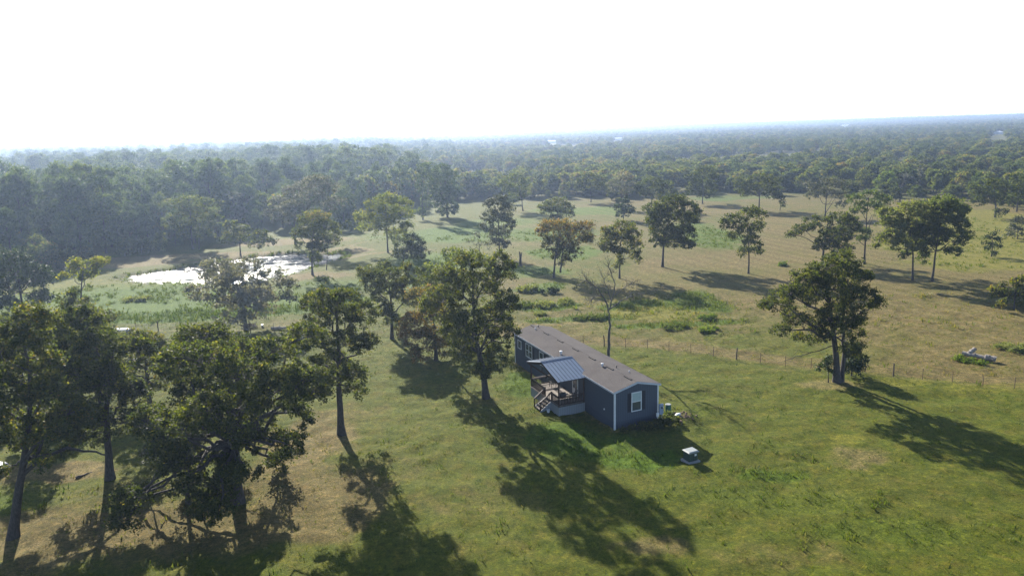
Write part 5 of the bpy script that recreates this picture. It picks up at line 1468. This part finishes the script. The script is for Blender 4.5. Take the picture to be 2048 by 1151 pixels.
ti = np.clip(.46 + q.normal(size=len(x))[idx] * .18 + .45 * (dr - .25)[idx] * 1.0 - .12 * lu[idx] + .25 * ye[idx] + q.normal(size=len(idx)) * .16, 0, 1)
ob = put('grass', mesh_np('grass', V, Q, mats=[M['blade']], fattr={'tint': ti}))
ob['kind'] = 'stuff'
print('tufts', len(x))
# rank weeds in the wetter patches beyond the fence and round the pond
n = 60000
y = 88 + (200 - 88) * q.random(n)
x = (q.random(n) * 2 - 1) * (y * .76)
lu, ye, wt = (interp_mask(m, x, y) for m in (lush, yellow, wet * (sd_pond > .4)))
keep = (q.random(n) < (.55 * smooth(.3, .8, lu) * smooth(.35, .65, fbm(x, y, 4.5, 51, 3)) + .35 * ye * smooth(.4, .6, fbm(x, y, 3, 52, 2)) + .8 * wt)) & (y > fence_y(x) + 1)
x, y, wt, ye = x[keep], y[keep], wt[keep], ye[keep]
hg = q.uniform(.18, .5, len(x)) * (1 + .6 * wt) * (.7 + .6 * fbm(x, y, 6, 55, 2))
V, Q, idx = tuft_mesh(x, y, hg, np.full(len(x), .9), 12, q)
ti = np.clip(.35 + .3 * ye[idx] + .15 * wt[idx] + q.normal(size=len(idx)) * .18, 0, 1)
ob = put('weeds', mesh_np('weeds', V, Q, mats=[M['weed']], fattr={'tint': ti}))
ob['kind'] = 'stuff'
print('weeds', len(x))

for k, (px, py, w, h, mt, lb) in enumerate([(1056, 582, 2.3, 1.2, 'pale_weed', 'largest pale green weed mound in the near pasture, beyond the house'), (1098, 586, 1.6, 1.1, 'cedar', 'dark bramble mound right of the largest pale weed mound'), (1045, 612, 2.0, .7, 'weed', 'low bright weed mound beside the big oak crown'), (1092, 612, 2.0, .8, 'pale_weed', 'flat grey green weed mound on the weedy berm'), (1130, 606, 1.6, .8, 'pale_weed', 'right hand weed mound on the weedy berm'), (1082, 628, 1.3, .5, 'pale_weed', 'small pale weed mound nearest behind the house roof'),
                                               (1165, 636, 1.6, .5, 'weed', 'low green weed mound left of the bare dead tree'), (1200, 634, 1.8, .55, 'weed', 'low green weed mound at the foot of the bare dead tree'), (1350, 655, 2.0, .6, 'weed', 'green weed mound at the lower edge of the yellow weeds'), (1416, 662, 1.5, .7, 'bright', 'bright lime weed mound at the right end of the yellow weeds'), (1415, 638, 1.4, .8, 'bright', 'bright lime weed mound just above its twin'), (1564, 530, 1.0, .8, 'bright', 'single bright green weed mound on the brown hayfield'),
                                               (2008, 698, 1.1, .8, 'pale_weed', 'left pale tussock above the log pile'), (2034, 704, 1.4, .95, 'pale_weed', 'right and bigger pale tussock above the log pile'), (1918, 720, .7, .55, 'bright', 'bright weeds at the left foot of the long log'), (1938, 724, .9, .5, 'bright', 'bright weeds in front of the middle of the long log'), (1960, 728, .7, .4, 'bright', 'bright weeds before the right end of the long log'),
                                               (1382, 445, 3, 1.4, 'grey', 'grey leafless brush heap far out in the pasture'), (1690, 470, 2, 1.2, 'grey', 'grey brush clump between the forest side oaks'), (640, 560, 1.6, .6, 'weed', 'low weed clump on the near pond bank'), (275, 600, 2.6, .7, 'pale_weed', 'grey green weed clump in the pond meadow')]):
    x0, y0 = gnd(px, py)
    far = y0 > 110
    w, h = w * 1.15, h * .72
    shrub('weed_mound', lb, x0, y0, [(0, 0, h * .45, w * .8, w * .6, h * .5, 0), (w * .4, .3, h * .6, w * .45, w * .4, h * .4, .1), (-w * .45, -.2, h * .5, w * .45, w * .4, h * .4, 0), (w * .1, -w * .3, h * .35, w * .5, w * .4, h * .35, -.05)], mt, 'weeds', 'mounds of weeds', seed=200 + k, leaf=.15 if not far else .26, rc=.3 if not far else .45, leaf_k=4.0, droop=-.8, up_bias=.05, tint_v=.16)

# brush heap, white box and pipes by the left fence
c = gnd(496, 655)
t = thing('brush_pile', 'dark heap of broken branches by the left yard fence', 'brush pile', (*c, gz(*c)))
m = MB()
for k in range(26):
    a = q.uniform(0, 3.14)
    l = q.uniform(.6, 1.5)
    p = np.array([q.normal() * .6, q.normal() * .4, q.uniform(.05, .5)])
    d_ = np.array([math.cos(a), math.sin(a) * .6, q.normal() * .3]) * l * .5
    m.tube([p - d_, p + d_ * .2 + (0, 0, .08), p + d_], [.06, .05, .03], 5)
br = m.build('branches', M['dark_log'], t)
br['kind'] = 'stuff'
c = gnd(525, 654)
t = thing('white_bucket', 'small white bucket lying right of the brush pile', 'bucket', (*c, gz(*c)))
MB().tube([(0, 0, 0), (0, 0, .05), (0, 0, .38), (0, 0, .40)], [.13, .15, .18, .19], 12).build('body', M['white'], t)
hb = Tubes()
hb.add(np.array([(-.18, 0, .36), (-.12, .12, .46), (0, .18, .5), (.12, .12, .46), (.18, 0, .36)]), np.full(5, .012), 5)
put('handle', hb.mesh('handle', M['dark']), t)
c = gnd(230, 664)
t = thing('metal_sheets', 'long low stack of white roofing sheets glimpsed between the left oak crowns', 'sheet stack', (*c, gz(*c)), R(3))
for k in range(4):
    m = MB()
    nn_ = 10
    for i in range(nn_):
        y0 = -.55 + 1.1 * i / nn_
        m.poly([(-2.9 + .1 * k, y0, .32 + .07 * k + (.03 if i % 2 else 0)), (2.9 - .12 * k, y0, .32 + .07 * k + (.03 if i % 2 else 0)), (2.9 - .12 * k, y0 + .11, .32 + .07 * k + (0 if i % 2 else .03)), (-2.9 + .1 * k, y0 + .11, .32 + .07 * k + (0 if i % 2 else .03))], [(0, 1, 2, 3)])
    m.build('sheet', M['white'], t)
for x0 in (-2, 0, 2):
    MB().box(x0 - .1, x0 + .1, -.55, .55, -.1, .31).build('bearer', M['post'], t)
c = gnd(267, 724)
t = thing('pipe_stack', 'three blue grey pipes lying on the grass behind the left oaks', 'pipes', (*c, gz(*c)), R(6))
for k, (y0, z0) in enumerate(((-.15, .1), (.12, .1), (0, .30))):
    MB().tube([(-.9 + .1 * k, y0, z0), (.9 + .12 * k, y0, z0)], .11, 10).build('pipe', M['cabinet'], t)
c = gnd(84, 598)
t = thing('lean_to', 'dark tilted lean-to board shelter beside the overgrown edge tree', 'shelter', (*c, gz(*c)), R(-20))
m_ = MB().poly([(-1.1, -.5, .25), (1.0, -.5, .35), (1.0, .9, 1.55), (-1.1, .9, 1.45), (-1.1, -.55, .33), (1.0, -.55, .43), (1.0, .85, 1.63), (-1.1, .85, 1.53)], [(0, 1, 2, 3), (7, 6, 5, 4), (0, 4, 5, 1), (1, 5, 6, 2), (2, 6, 7, 3), (3, 7, 4, 0)])
m_.build('roof', M['post'], t)
for x0 in (-.95, .85):
    MB().box(x0 - .06, x0 + .06, .70, .82, -.2, 1.32).build('post', M['post'], t)
MB().poly([(1.05, -.6, 0), (1.05, .9, 0), (1.02, .9, 1.5), (1.02, -.5, .3), (1.11, -.6, 0), (1.11, .9, 0), (1.08, .9, 1.5), (1.08, -.5, .3)], [(0, 1, 2, 3), (7, 6, 5, 4), (0, 4, 5, 1), (1, 5, 6, 2), (2, 6, 7, 3)]).build('side_panel', M['dark'], t)

# white car whose front shows at the left edge
c = gnd(-44, 952)
car = thing('parked_car', 'white car cut off by the left frame edge behind the tall edge oak', 'car', (*c, gz(*c)), R(4))
body = MB()
prof = [(-2.1, .35), (-2.15, .75), (-1.9, .9), (1.0, .95), (1.9, .82), (2.15, .65), (2.12, .35)]
cab = [(-1.75, .9), (-1.3, 1.4), (.2, 1.42), (.95, .95)]
for sec, w0, w1 in ((prof, .86, .86), ):
    n_ = len(sec)
    body.poly([(x, -w0, z) for x, z in sec] + [(x, w0, z) for x, z in sec], [tuple(range(n_ - 1, -1, -1)), tuple(range(n_, 2 * n_))] + [(i, (i + 1) % n_, n_ + (i + 1) % n_, n_ + i) for i in range(n_)])
body.build('body', M['white'], car)
cb = MB()
n_ = 4
cb.poly([(x, -(.78 if i in (0, 3) else .62), z) for i, (x, z) in enumerate(cab)] + [(x, (.78 if i in (0, 3) else .62), z) for i, (x, z) in enumerate(cab)], [(3, 2, 1, 0), (4, 5, 6, 7)] + [(i, (i + 1) % 4, 4 + (i + 1) % 4, 4 + i) for i in range(4)])
cb.build('windows', M['glass'], car)
MB().box(-1.28, .18, -.60, .60, 1.41, 1.45).build('roof', M['white'], car)
for x0 in (-1.35, 1.35):
    for y0 in (-.80, .80):
        w_ = MB().tube([(x0, y0 - .1, .32), (x0, y0 + .1, .32)], .32, 16).build('wheel', M['dark'], car)
for y0 in (-.6, .6):
    MB().box(2.08, 2.16, y0 - .16, y0 + .16, .62, .72).build('headlight', M['glass'], car)

# far white sheds and roofs among the woods
for k, (px, py, w, d_, h, lb) in enumerate([(1103, 287, 24, 12, 5.5, 'far white shed at a pale field just below the horizon, left of the others'), (1236, 281, 16, 10, 5, 'far white shed beside the thin pale field near the horizon'), (1690, 255, 26, 14, 6, 'far white building in the wood under a row of tall pines'), (1996, 269, 10, 8, 4.2, 'far white roof in the wood near the right frame edge')]):
    c = gnd(px, py)
    t = thing('barn', lb, 'barn', (*c, gz(*c)), R(15 * k - 10), 'far white buildings')
    MB().box(-w / 2, w / 2, -d_ / 2, d_ / 2, -1, h * .65).build('wall', M['white'], t)
    m = MB()
    zr = h * .65
    m.poly([(-w / 2 - .4, -d_ / 2 - .4, zr), (w / 2 + .4, -d_ / 2 - .4, zr), (w / 2 + .4, 0, h), (-w / 2 - .4, 0, h), (w / 2 + .4, d_ / 2 + .4, zr), (-w / 2 - .4, d_ / 2 + .4, zr)], [(0, 1, 2, 3), (3, 2, 4, 5), (0, 3, 5), (1, 4, 2)])
    m.build('roof', M['white'], t)

# ------------------------------------------------------------------ haze
hm = bpy.data.materials.new('morning_haze')
hm.use_nodes = True
hn = hm.node_tree
for n_ in list(hn.nodes):
    if n_.type != 'OUTPUT_MATERIAL':
        hn.nodes.remove(n_)
pv = hn.nodes.new('ShaderNodeVolumePrincipled')
pv.inputs['Color'].default_value = (0.48, 0.63, 0.92, 1)
pv.inputs['Density'].default_value = 0.00022
pv.inputs['Anisotropy'].default_value = 0.56
hn.links.new(pv.outputs[0], hn.nodes['Material Output'].inputs['Volume'])
hz = MB().box(-5600, 5600, -100, 8000, -14, 66).build('haze', hm)
hz['kind'] = 'stuff'
